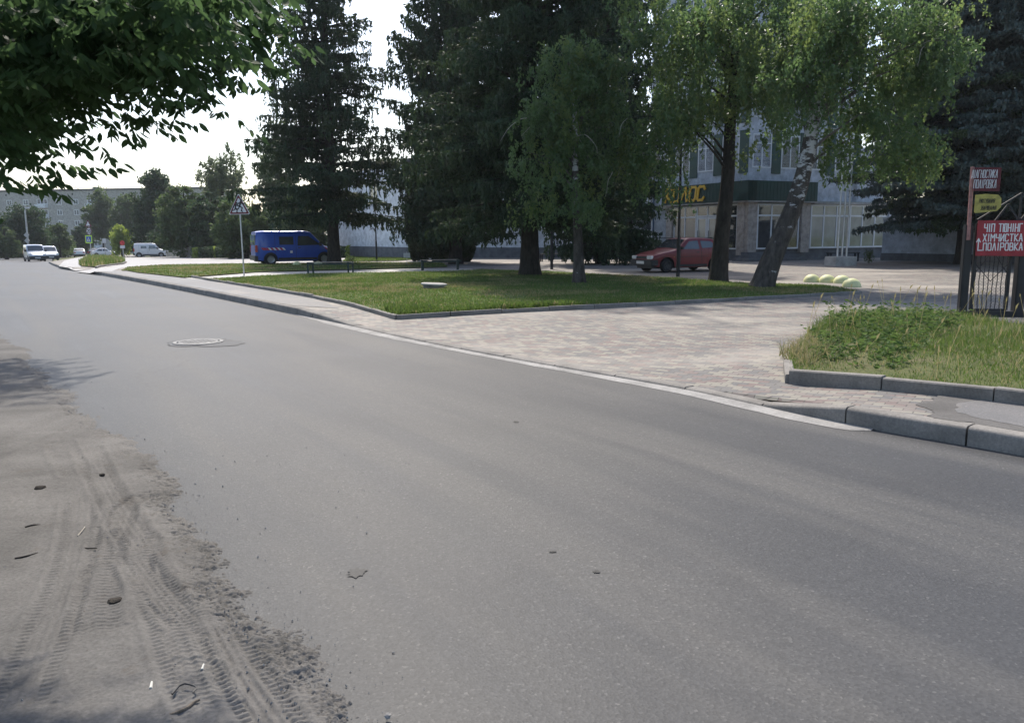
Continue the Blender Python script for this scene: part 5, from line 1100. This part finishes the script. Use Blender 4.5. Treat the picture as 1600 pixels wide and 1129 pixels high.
# blue van (nose at local +X => build nose at x=0 and turn by 180)
def vanspec(L, W, roofz, belt, body, wr, axles, nose, stripes=False, win=2):
    n1, n2, n3 = nose
    sp = dict(L=L, W=W, belt=belt, roof=roofz, wr=wr, clear=.24, tumble=.09, axles=axles, body=body,
        top=[(0, .62), (.03, .72), (n1 * .5, .62 + (belt - .62) * .75), (n1, belt + .02), (n2, roofz - .06), (n3, roofz), (L - .5, roofz), (L - .08, roofz - .05), (L - .01, roofz - .9), (L, .5)],
        tops=[('windscreen', n1 + .06, n2 - .06, .95, 'glass_car')],
        sides=[('side_window', [(n1 + .16, belt + .06), (n2 + .12, roofz - .30), (n2 + .72, roofz - .30), (n2 + .78, belt + .03)], 'glass_car'),
               ('door_seam', [(n2 + .86, roofz - .2), (n2 + .875, roofz - .2), (n2 + .875, .32), (n2 + .86, .32)], 'plastic_black'), ('lower_trim', [(axles[0] + wr + .1, .27), (axles[1] - wr - .1, .27), (axles[1] - wr - .1, .42), (axles[0] + wr + .1, .42)], 'plastic_black'), ('door_handle', [(n2 + .6, belt - .12), (n2 + .75, belt - .12), (n2 + .75, belt - .08), (n2 + .6, belt - .08)], 'plastic_black')],
        boxes=[('front_bumper', (-.05, .25, -W / 2 + .06, W / 2 - .06, .25, .58), 'plastic_black'), ('rear_bumper', (L - .12, L + .07, -W / 2 + .05, W / 2 - .05, .28, .55), 'plastic_black'), ('headlight', (.06, .30, W / 2 - .34, W / 2 - .06, .66, .86), 'lamp_glass'), ('headlight', (.06, .30, -W / 2 + .06, -W / 2 + .34, .66, .86), 'lamp_glass'), ('mirror', (n1 + .15, n1 + .3, W / 2 - .02, W / 2 + .2, belt, belt + .24), 'plastic_black'), ('mirror', (n1 + .15, n1 + .3, -W / 2 - .2, -W / 2 + .02, belt, belt + .24), 'plastic_black'),
               ('number_plate', (-.065, -.045, -.26, .26, .36, .47), 'plate_white'), ('rear_window', (L - .06, L + .012, .08, W / 2 - .22, belt + .08, roofz - .22), 'glass_far'), ('rear_window', (L - .06, L + .012, -W / 2 + .22, -.08, belt + .08, roofz - .22), 'glass_far'), ('tail_light', (L - .12, L + .015, W / 2 - .15, W / 2 - .04, .75, 1.15), 'lamp_red'), ('tail_light', (L - .12, L + .015, -W / 2 + .04, -W / 2 + .15, .75, 1.15), 'lamp_red')])
    a = n2 + 1.0; sp['sides'].append(('side_window', [(a, belt + .08), (a, roofz - .33), (a + L * .17, roofz - .33), (a + L * .17, belt + .08)], 'glass_car'))
    sp['sides'].append(('door_seam', [(a + L * .22, roofz - .2), (a + L * .22 + .015, roofz - .2), (a + L * .22 + .015, .32), (a + L * .22, .32)], 'plastic_black'))
    if stripes:
        for i in range(5): q = L - .45 - i * .26; sp['sides'].append(('reflective_stripe', [(q - .1, .86), (q + .03, 1.0), (q - .08, 1.0), (q - .21, .86)], 'paint_white' if i else 'red_bright')); sp['sides'].append(('reflective_stripe', [(q + .02, .86), (q + .15, 1.0), (q + .05, 1.0), (q - .08, .86)], 'red_bright'))
        for i in range(2): q = .42 + i * .22; sp['sides'].append(('reflective_stripe', [(q - .03, .86), (q + .08, .99), (q + .02, .99), (q - .09, .86)], 'paint_white')); sp['sides'].append(('reflective_stripe', [(q + .06, .86), (q + .17, .99), (q + .10, .99), (q - .01, .86)], 'red_bright'))
        sp['sides'].append(('square_sticker', [(2.70, .68), (2.84, .68), (2.84, .82), (2.70, .82)], 'paint_white'))
    return sp
van = vanspec(4.78, 1.90, 1.96, 1.08, 'car_blue', .33, (.85, 3.95), (.85, 1.62, 1.95), True)
x, y = P(461, 410, 48.2).x, 48.2; car('parked_van', (x, y, pz(x, y)), R(180 + 27), van, 'blue van with red and white stripes on the parking yard behind the left spruce', 'van')
sv = vanspec(4.0, 1.66, 1.80, 1.05, 'car_white', .30, (.78, 3.38), (.95, 1.45, 1.75))
x, y = P(237, 400, 104).x, 104; car('parked_van', (x, y, pz(x, y) - .05), R(180 + 18), sv, 'small white delivery van parked side-on at the far edge of the yard', 'van')
def road_at(px, Y): x = ray(px, 400).x * Y; return (x, Y, float(h(x, Y)))
sv2 = vanspec(4.1, 1.72, 1.80, 1.05, 'car_silver', .30, (.78, 3.38), (.95, 1.45, 1.75))
ang = lambda px: math.atan2(1, ray(px, 400).x)
car('parked_van', road_at(54, 88), ang(54) + R(8), sv2, 'silver van facing the camera on the far road, left of the white car', 'van')
suv = vanspec(4.2, 1.76, 1.66, 1.0, 'car_white', .33, (.8, 3.45), (1.0, 1.6, 1.95))
car('parked_car', road_at(74.5, 95), ang(74) + R(10), suv, 'white crossover facing the camera beside the silver van')
sedan = dict(L=4.3, W=1.72, belt=.90, roof=1.42, wr=.30, clear=.2, tumble=.2, axles=(.8, 3.4), body='car_white',
    top=[(0, .5), (.04, .66), (.3, .76), (1.1, .88), (1.3, .93), (1.85, 1.37), (2.1, 1.42), (2.8, 1.41), (3.1, 1.36), (3.65, 1.02), (4.2, .98), (4.28, .7), (4.3, .5)],
    sides=[('side_window', [(1.6, .94), (1.95, 1.27), (2.4, 1.31), (2.42, .94)], 'glass_car'), ('side_window', [(2.5, .94), (2.5, 1.31), (3.0, 1.28), (3.35, .96)], 'glass_car')],
    tops=[('windscreen', 1.36, 1.82, 1, 'glass_car'), ('rear_window', 3.13, 3.6, .95, 'glass_car')],
    boxes=[('rear_bumper', (4.1, 4.36, -.8, .8, .28, .5), 'plastic_black'), ('front_bumper', (-.05, .2, -.8, .8, .25, .45), 'plastic_black'), ('tail_light', (4.22, 4.32, .5, .78, .7, .85), 'lamp_red'), ('tail_light', (4.22, 4.32, -.78, -.5, .7, .85), 'lamp_red'), ('number_plate', (4.36, 4.38, -.26, .26, .5, .6), 'plate_white')])
car('driving_car', road_at(124.5, 132), ang(124) + R(180), sedan, 'white saloon seen from behind on the far road')
dk = dict(sedan); dk['body'] = 'car_dark'; car('parked_car', road_at(152, 140), ang(152) + R(160), dk, 'dark car partly hidden behind the grass island')
car('parked_car', road_at(164, 136), ang(164) + R(90), sedan, 'white car partly hidden behind the grass island')
bl = dict(sedan); bl['body'] = 'car_blue'; car('parked_car', road_at(114, 165), ang(114) + R(20), bl, 'dark blue car beyond the white saloon')

# ------------------------------------------------------------ distant signs and poles
def far_signs():
    Y = 92; b = road_at(143, Y); kk = Y / FPX; r = empty('sign_pole', b, R(-20)); tag(r, 'pole with a warning triangle, a 20 speed limit disc and a lime bordered crossing sign', 'road sign')
    z = lambda py: P(143, py, Y).z - b[2]
    MB().tube([(0, 0, 0), (0, 0, z(345))], .05, 8).build('pole', 'galvanised', r)
    zz0, zz1 = z(354), z(343); w_ = 7 * kk
    MB().prism([(-w_, zz0), (w_, zz0), (0, zz1)], -.1, -.08).build('warning_triangle', 'sign_border', r); MB().prism([(-w_ * .6, zz0 + .1), (w_ * .6, zz0 + .1), (0, zz1 - .2)], -.11, -.098).build('triangle_field', 'sign_white', r)
    zc = z(361); M = Matrix.Translation((.05, -.09, zc)) @ Matrix.Rotation(R(90), 4, 'X')
    MB().lathe([(0, 0), (.42, 0), (.42, .02), (0, .02)], 24, M).build('speed_disc', 'sign_border', r); M2 = Matrix.Translation((.05, -.105, zc)) @ Matrix.Rotation(R(90), 4, 'X'); MB().lathe([(0, 0), (.34, 0), (.34, .01), (0, .01)], 24, M2).build('disc_field', 'sign_white', r)
    t_ = MB(); text(t_, '20', -.19, .29, zc - .17, zc + .17, .06, -.13, -.115); t_.build('lettering', 'paint_black', r)
    z0_, z1_ = z(380), z(367.5); zm = (z0_ + z1_) / 2; wq = .5
    MB().prism([(-wq - .1, z0_), (wq - .1, z0_), (wq - .1, z1_), (-wq - .1, z1_)], -.1, -.08).build('lime_border', 'sign_lime', r)
    MB().prism([(-wq * .72 - .1, z0_ + .13), (wq * .72 - .1, z0_ + .13), (wq * .72 - .1, z1_ - .13), (-wq * .72 - .1, z1_ - .13)], -.11, -.098).build('blue_field', 'sign_blue', r)
    MB().prism([(-.36, zm - .24), (.16, zm - .24), (-.1, zm + .24)], -.12, -.108).build('white_triangle', 'sign_white', r)
    f_ = MB(); strokes(f_, [[(-.1, zm + .08), (-.12, zm - .06), (-.02, zm - .2)], [(-.12, zm - .06), (-.2, zm - .2)], [(-.1, zm + .06), (0, zm - .02)]], .035, -.13, -.118); f_.build('walking_figure', 'paint_black', r)
far_signs()
def far_pole(px, Y, ytop, label, name='utility_pole', cat='pole', diamond=False, red=False):
    b = road_at(px, Y); z = lambda py: P(px, py, Y).z - b[2]; r = empty(name, b); tag(r, label, cat)
    MB().tube([(0, 0, 0), (0, 0, z(ytop))], [.13 if not red else .05, .09 if not red else .05], 8).build('pole', 'metal_grey', r)
    if diamond:
        zc = z(371.5); MB().prism([(-.35, zc + .35), (0, zc), (.35, zc + .35), (0, zc + .7)], -.2, -.17).build('diamond_sign', 'metal_grey', r); MB().prism([(-.35, zc - .35), (0, zc - .7), (.35, zc - .35), (0, zc)], -.2, -.17).build('diamond_sign', 'metal_grey', r)
        MB().tube([(0, 0, z(ytop)), (.5, -.4, z(ytop) + .2)], .04, 6).build('arm', 'metal_grey', r); MB().bbox(.35, .85, -.6, -.3, z(ytop) + .15, z(ytop) + .28, .03).build('lamp_head', 'sign_white', r)
    elif red:
        M = Matrix.Translation((0, -.06, z(379.5))) @ Matrix.Rotation(R(90), 4, 'X'); MB().lathe([(0, 0), (.3, 0), (.3, .02), (0, .02)], 20, M).build('red_disc', 'red_bright', r); MB().bbox(-.3, .3, -.08, -.05, z(388), z(383.5), .005).build('white_plate', 'sign_white', r)
    else:
        MB().tube([(0, 0, z(ytop) - .2), (-.6, 0, z(ytop) + .2), (-1.4, 0, z(ytop) - .1)], .04, 6).build('arm', 'metal_grey', r)
far_pole(46, 103, 328, 'grey street light with two diamond plates behind the white cars', 'street_lamp', 'lamp post', True)
far_pole(103, 150, 345, 'thin grey street light in the far junction', 'street_lamp', 'lamp post'); far_pole(193, 100, 377, 'low pole with a red disc over a white plate', 'sign_pole', 'road sign', red=True)
b = road_at(165, 130); r = empty('sign_pole', b); tag(r, 'small pale sign on a post behind the grass island', 'road sign'); MB().tube([(0, 0, 0), (0, 0, 3)], .05, 6).build('pole', 'metal_grey', r); MB().bbox(-.3, .3, -.08, -.05, 2.2, 2.9, .01).build('plate', 'sign_white', r)
# fence panels at the back of the yard
def fence(pA, pB, hh, label, n, mat='metal_grey'):
    a, b2 = gb(*pA), gb(*pB); L = math.hypot(b2[0] - a[0], b2[1] - a[1]); r = empty('fence', a, math.atan2(b2[1] - a[1], b2[0] - a[0])); tag(r, label, 'fence')
    r.rotation_euler = (0, -math.asin((b2[2] - a[2]) / L), math.atan2(b2[1] - a[1], b2[0] - a[0])); pl = MB(); k = 0
    while k * .16 < L: pl.box(k * .16, k * .16 + .05, -.01, .01, .12, hh); k += 1
    pl.box(0, L, .012, .04, .3, .36); pl.box(0, L, .012, .04, hh - .3, hh - .24); pl.build('pickets', mat, r)
    for q in range(n + 1): MB().box(L * q / n - .04, L * q / n + .04, .042, .12, 0, hh + .1).build('post', mat, r)
fence((258, 96), (300, 90), 1.25, 'grey picket fence right of the small white van', 4)
fence((300, 90), (348, 84), 1.1, 'dark picket fence before the hedge', 4, 'metal_black')
fence((20, 138), (112, 170), 1.2, 'dark low fence across the far junction', 6, 'metal_black')
# dark motorbikes / rack by the fence
def bike(px, Y, label):
    b = gb(px, Y); r = empty('bicycle', b, R(15)); tag(r, label, 'bicycle', 'bicycles leaning at the far fence')
    for x_ in (-.52, .52):
        M = Matrix.Translation((x_, 0, .34)) @ Matrix.Rotation(R(90), 4, 'X'); MB().lathe([(.29, -.02), (.34, -.02), (.34, .02), (.29, .02), (.29, -.02)], 20, M).build('wheel', 'tyre', r)
    f_ = MB()
    for a_, b_ in (((-.52, 0, .34), (-.15, 0, .85)), ((-.15, 0, .85), (.35, 0, .85)), ((.35, 0, .95), (.52, 0, .34)), ((-.05, 0, .32), (.35, 0, .8)), ((-.05, 0, .32), (-.18, 0, .95)), ((-.52, 0, .34), (-.05, 0, .32))): f_.tube([a_, b_], .018, 6)
    f_.build('frame', 'metal_black', r); MB().bbox(-.3, -.08, -.07, .07, .94, 1.0, .02).build('saddle', 'plastic_black', r); MB().tube([(.33, -.28, 1.02), (.35, 0, .97), (.33, .28, 1.02)], .015, 6).build('handlebar', 'metal_black', r)
bike(312, 84, 'left bicycle at the far dark fence'); bike(326, 83, 'right bicycle at the far dark fence')

# ------------------------------------------------------------ buildings
def wallM(a, b_):       # matrix: local X from a to b, local Y into the building
    d = Vector((b_[0] - a[0], b_[1] - a[1], 0)); return Matrix.Translation((a[0], a[1], 0)) @ Matrix.Rotation(math.atan2(d.y, d.x), 4, 'Z'), d.length
def window(parent, M, x0, x1, z0, z1, name='window', mull=1, trans=None, glass='glass_dark', frame='frame_white', fw_=.07, proud=.03):
    fr = MB(); fr.box(x0, x0 + fw_, -proud, .05, z0, z1, M); fr.box(x1 - fw_, x1, -proud, .05, z0, z1, M); fr.box(x0 + fw_, x1 - fw_, -proud, .05, z0, z0 + fw_, M); fr.box(x0 + fw_, x1 - fw_, -proud, .05, z1 - fw_, z1, M)
    for i in range(1, mull + 1): xm = x0 + (x1 - x0) * i / (mull + 1); fr.box(xm - fw_ / 2, xm + fw_ / 2, -proud + .003, .05, z0 + fw_, z1 - fw_, M)
    if trans: 
        for i in range(mull + 1):
            xa = x0 + (x1 - x0) * i / (mull + 1) + (fw_ if i == 0 else fw_ / 2); xb = x0 + (x1 - x0) * (i + 1) / (mull + 1) - (fw_ if i == mull else fw_ / 2); fr.box(xa, xb, -proud + .005, .05, trans - fw_ / 2, trans + fw_ / 2, M)
    f = fr.build(name, frame, parent); MB().box(x0 + .02, x1 - .02, .0, .03, z0 + .02, z1 - .02, M).build('pane', glass, f); return f
def main_building():
    C0 = (13.1, 45.0); z0 = pz(*C0); ux = Vector((.893, .45, 0)).normalized(); uy = Vector((-.45, .893, 0)).normalized()
    r = empty('sports_building', (C0[0], C0[1], z0)); tag(r, 'grey multi-storey building with a dark green entrance fascia and tall white-framed glazing', 'building')
    loc = Vector((C0[0], C0[1], z0))
    def Pw(a, b_): q = ux * a + uy * b_; return (q.x, q.y)
    Wr = 11.6; Wl = 7.2
    # right glazed front: local X along ux
    M1, _ = wallM(Pw(0, 0), Pw(Wr, 0)); M2, _ = wallM(Pw(0, Wl), Pw(0, 0))
    MB().box(.02, Wr - .02, .1, 5, 0, .62, M1).build('plinth', 'plinth', r)
    MB().box(.3, Wr - .1, .35, Wl - .3, .6, 3.35, M1).build('interior', 'curtain', r)
    for i in range(3): MB().box(-.9 + i * .3, 3.4 - i * .25, -1.2 + i * .35, .1, 0, .16 * (i + 1), M1).build('step', 'plinth', r)
    # stone piers
    for x_ in (0.0, 4.05): MB().box(x_ - .05, x_ + .6, -.12, .45, .4, 3.3, M1).build('column', 'column_stone', r)
    for x_ in (0.1, Wl - .7): MB().box(x_, x_ + .55, -.12, .3, .3, 3.3, M2).build('column', 'column_stone', r)
    for a_, b_, n_ in ((.7, 3.9, 2), (4.8, 8.0, 2), (8.02, 11.3, 2)):
        window(r, M1, a_, b_, .62, 3.15, mull=n_, trans=2.5, glass='glass_curtain' if a_ > 4 else 'glass_dark', fw_=.09)
    # left entrance glazing with doors
    window(r, M2, .75, 2.9, .62, 3.15, mull=1, trans=2.5, fw_=.08); window(r, M2, 4.9, Wl - .75, .62, 3.15, mull=0, trans=2.5, fw_=.08)
    window(r, M2, 2.92, 4.88, 2.5, 3.15, mull=1, fw_=.08); 
    for a_ in (2.95, 3.92):
        d_ = MB(); d_.box(a_, a_ + .12, -.03, .05, .45, 2.48, M2); d_.box(a_ + .8, a_ + .92, -.03, .05, .45, 2.48, M2); d_.box(a_ + .12, a_ + .8, -.03, .05, 2.36, 2.48, M2); d_.box(a_ + .12, a_ + .8, -.03, .05, .45, .62, M2); f = d_.build('door', 'frame_white', r); MB().box(a_ + .1, a_ + .82, 0, .02, .5, 2.4, M2).build('pane', 'glass_curtain', f); MB().bar(M2 @ Vector((a_ + .15, -.07, 1.2)), M2 @ Vector((a_ + .15, -.07, 1.7)), .03).build('handle', 'metal_black', f)
    # fascia: ribbed green band round the corner, cream soffit
    fa = MB(); fa.box(-.35, 4.9, -.35, .3, 3.30, 4.38, M1); fa.box(-.1, Wl + .35, -.35, .3, 3.301, 4.381, M2); fa.m = 1; rb = fa
    for i in range(20): rb.box(-.3 + i * .26, -.28 + i * .26, -.365, -.352, 3.32, 4.36, M1)
    for i in range(27): rb.box(.0 + i * .26, .02 + i * .26, -.365, -.352, 3.32, 4.36, M2)
    fa.build('fascia', ['fascia_green', 'panel_green'], r)
    MB().box(-.34, 4.88, -.34, 1, 3.22, 3.297, M1).build('soffit', 'pale_concrete', r); MB().box(0.4, Wl + .3, -.34, 1, 3.215, 3.293, M2).build('soffit', 'pale_concrete', r)
    MB().box(4.9, Wr + .3, -.18, .4, 3.17, 3.30, M1).build('roof_edge', 'pale_concrete', r)
    # letters on the left fascia (read left to right from outside: local X of M2 runs from back to corner)
    lm = MB(); Lw = .56; xs_ = [.32 + i * .76 for i in range(5)]
    for c_, x_ in zip('КОЛОС', xs_):
        m_ = MB(); text(m_, c_, x_, x_ + Lw, 3.47, 4.24, .14, -.43, -.37, .18); m_.v = [tuple(M2 @ Vector(v)) for v in m_.v]; m_.build('letter', 'letter_yellow', r)
    # upper block
    M3, _ = wallM(Pw(.4, .6), Pw(9.2, .6)); M4, _ = wallM(Pw(.4, 9.6), Pw(.4, .6)); TH = 15.9
    MB().box(0, 8.8, 0, 9, 3.35, TH, M3).build('wall', 'wall_grey', r); MB().box(-.15, 8.95, -.15, 9.15, TH, TH + .25, M3).build('cornice', 'pale_concrete', r)
    for fl in range(4):
        zb_ = 5.15 + fl * 2.75; zt_ = zb_ + 1.85
        for i in range(4): window(r, M3, .35 + i * 2.15, 1.75 + i * 2.15, zb_, zt_, mull=1, trans=zt_ - .5, glass='glass_dark', fw_=.07)
        for i in range(4): MB().box(1.78 + i * 2.15, 2.46 + i * 2.15, -.05, .02, zb_ - .3, zt_ + .2, M3).build('green_panel', 'panel_green', r)
        for i in range(4): window(r, M4, .5 + i * 2.15, 1.9 + i * 2.15, zb_, zt_, mull=1, trans=zt_ - .5, glass='glass_dark', fw_=.07)
        for i in range(4): MB().box(1.93 + i * 2.15, 2.61 + i * 2.15, -.05, .02, zb_ - .3, zt_ + .2, M4).build('green_panel', 'panel_green', r)
    MB().box(8.82, Wr, .6, 6, 3.3, 6.6, M1).build('wall', 'wall_grey', r)
    MB().box(Wr - .28, Wr + .25, -.1, 6, 0, 3.16, M1).build('wall', 'wall_grey', r)
    # railing and ramp
    rl = MB(); M5, LL = wallM(Pw(-2.4, 9.5), Pw(-1.2, 1.5))
    for i in range(int(LL / .16)): rl.bar(M5 @ Vector((i * .16, 0, .25 if i % 8 else 0)), M5 @ Vector((i * .16, 0, 1.25)), .016 if i % 8 else .045)
    rl.bar(M5 @ Vector((0, 0, 1.27)), M5 @ Vector((LL, 0, 1.27)), .045); rl.bar(M5 @ Vector((0, 0, .25)), M5 @ Vector((LL, 0, .25)), .025); rl.build('railing', 'metal_black', r)
    MB().box(0, LL, .06, .9, 0, .3, M5).build('ramp', 'plinth', r)
    hr = MB()
    for q in ((-1.3, 1.2), (-1.3, .2)): hr.tube([M2 @ Vector((Wl - q[1] - .6, -.2, 1.5)), M2 @ Vector((Wl - q[1] - .6, -1.4, .95))], .025, 6); hr.tube([M2 @ Vector((Wl - q[1] - .6, -1.35, 0)), M2 @ Vector((Wl - q[1] - .6, -1.35, .96))], .02, 6)
    hr.build('handrail', 'metal_black', r)
    for ch in r.children: pass
main_building()
def side_building():
    A = (-8.3, 64.0); B = (10.4, 52.6); z0 = -.15; d = Vector((B[0] - A[0], B[1] - A[1], 0)).normalized(); n = Vector((-d.y, d.x, 0))
    r = empty('pale_building', (A[0], A[1], z0)); tag(r, 'long pale rendered building with a dark plinth behind the spruces', 'building')
    L = 18.0 + 3.9; H_ = 7.4
    M1, _ = wallM((0, 0), (d.x * L, d.y * L))
    MB().box(0, L, 0, 26, .9, H_, M1).build('wall', 'wall_pale', r); MB().box(-.04, L, -.06, 26.1, -.6, .9, M1).build('plinth', 'plinth', r); MB().box(-.2, L + .2, -.25, 26.2, H_, H_ + .3, M1).build('roof', 'roof_felt', r)
    for i in range(7):
        for zb_ in (2.0, 4.7): window(r, M1, 1.6 + i * 2.9, 3.2 + i * 2.9, zb_, zb_ + 1.6, mull=1, glass='glass_dark', fw_=.08)
    MB().tube([M1 @ Vector((L - 1.2, -.12, 0)), M1 @ Vector((L - 1.2, -.12, H_))], .06, 8).build('drainpipe', 'paint_blue_grey', r)
    # end wall
    M2, L2 = wallM((-9.2, 14.0), (0, 0)); MB().box(0, L2 - .05, .02, 12, .9, H_ - .02, M2).build('wall', 'wall_pale', r); MB().box(0, L2 - .02, -.06, 12, -1.2, .88, M2).build('plinth', 'plinth', r)
    for i in range(2): window(r, M2, 2 + i * 8, 3.6 + i * 8, 4.8, 6.2, mull=1, glass='glass_dark', fw_=.08)
side_building()
def low_wall():
    A = (20.15, 43.9); B = (31, 26.5); z0 = pz(*A) - .02; M1, L = wallM((0, 0), (B[0] - A[0], B[1] - A[1])); r = empty('boundary_wall', (A[0], A[1], z0)); tag(r, 'low blue-grey rendered wall with white coping behind the blue spruce', 'wall')
    MB().box(0, L, 0, .3, .42, 2.22, M1).build('wall', 'wall_grey', r); MB().box(-.02, L, -.05, .32, -.3, .42, M1).build('plinth', 'plinth', r); MB().box(-.02, L, -.08, .38, 2.22, 2.34, M1).build('coping', 'paint_white', r)
    MB().box(0, L, -.5, -.05, -.1, .03, M1).build('blind_area', 'pale_concrete', r)
low_wall()
def apartment():
    A = (-178, 246); B = (-82, 232); z0 = -3.0; r = empty('apartment_block', (A[0], A[1], z0)); tag(r, 'five-storey panel apartment block in the far left distance', 'building')
    M1, L = wallM((0, 0), (B[0] - A[0], B[1] - A[1])); H_ = 18.4
    MB().box(0, L, 0, 12, 0, H_, M1).build('wall', 'wall_panel', r); MB().box(-.3, L + .3, -.3, 12.3, H_, H_ + .5, M1).build('roof_edge', 'roof_felt', r)
    for q in (.15, .32, .55, .8): MB().box(L * q, L * q + 1.2, 5, 6, H_ + .5, H_ + 1.4, M1).build('chimney', 'wall_panel', r)
    nb = 18; bw = L / nb
    for fl in range(5):
        zb_ = 2.3 + fl * 3.05
        for i in range(nb):
            x_ = (i + .5) * bw
            if i % 3 == 1:
                bl_ = MB(); bl_.box(x_ - 1.8, x_ + 1.8, -1.2, -.01, zb_ - .9, zb_ + .15, M1).build('balcony', 'wall_pale', r); window(r, M1, x_ - 1.7, x_ + 1.7, zb_ + .2, zb_ + 1.7, mull=2, glass='glass_far', fw_=.14, proud=.08)
            else: window(r, M1, x_ - .85, x_ + .85, zb_, zb_ + 1.5, mull=1, glass='glass_far', fw_=.14, proud=.06)
    vt = MB()
    for i in range(nb): vt.box((i + .3) * bw, (i + .3) * bw + .45, -.05, .01, H_ - 1.2, H_ - .7, M1)
    vt.build('attic_vents', 'paint_black', r)
apartment()

# ------------------------------------------------------------ haze
HAZE = True
if HAZE:
    me = bpy.data.meshes.new('haze'); bm = bmesh.new(); bmesh.ops.create_cube(bm, size=1)
    for v in bm.verts: v.co = Vector((v.co.x * 4000, v.co.y * 4600, (-10 if v.co.z < 0 else 30)))
    for v in bm.verts: v.co.y += 100
    bm.to_mesh(me); bm.free(); hz = bpy.data.objects.new('haze', me); col.objects.link(hz); hz['kind'] = 'stuff'; hz['label'] = 'thin bluish summer haze'
    hm = bpy.data.materials.new('haze_air'); hm.use_nodes = True; hn = hm.node_tree; hn.nodes.remove(hn.nodes['Principled BSDF'])
    pv = hn.nodes.new('ShaderNodeVolumePrincipled'); pv.inputs['Color'].default_value = (.86, .92, 1, 1); pv.inputs['Density'].default_value = .00024; pv.inputs['Anisotropy'].default_value = .25
    hn.links.new(pv.outputs[0], hn.nodes['Material Output'].inputs['Volume']); me.materials.append(hm)
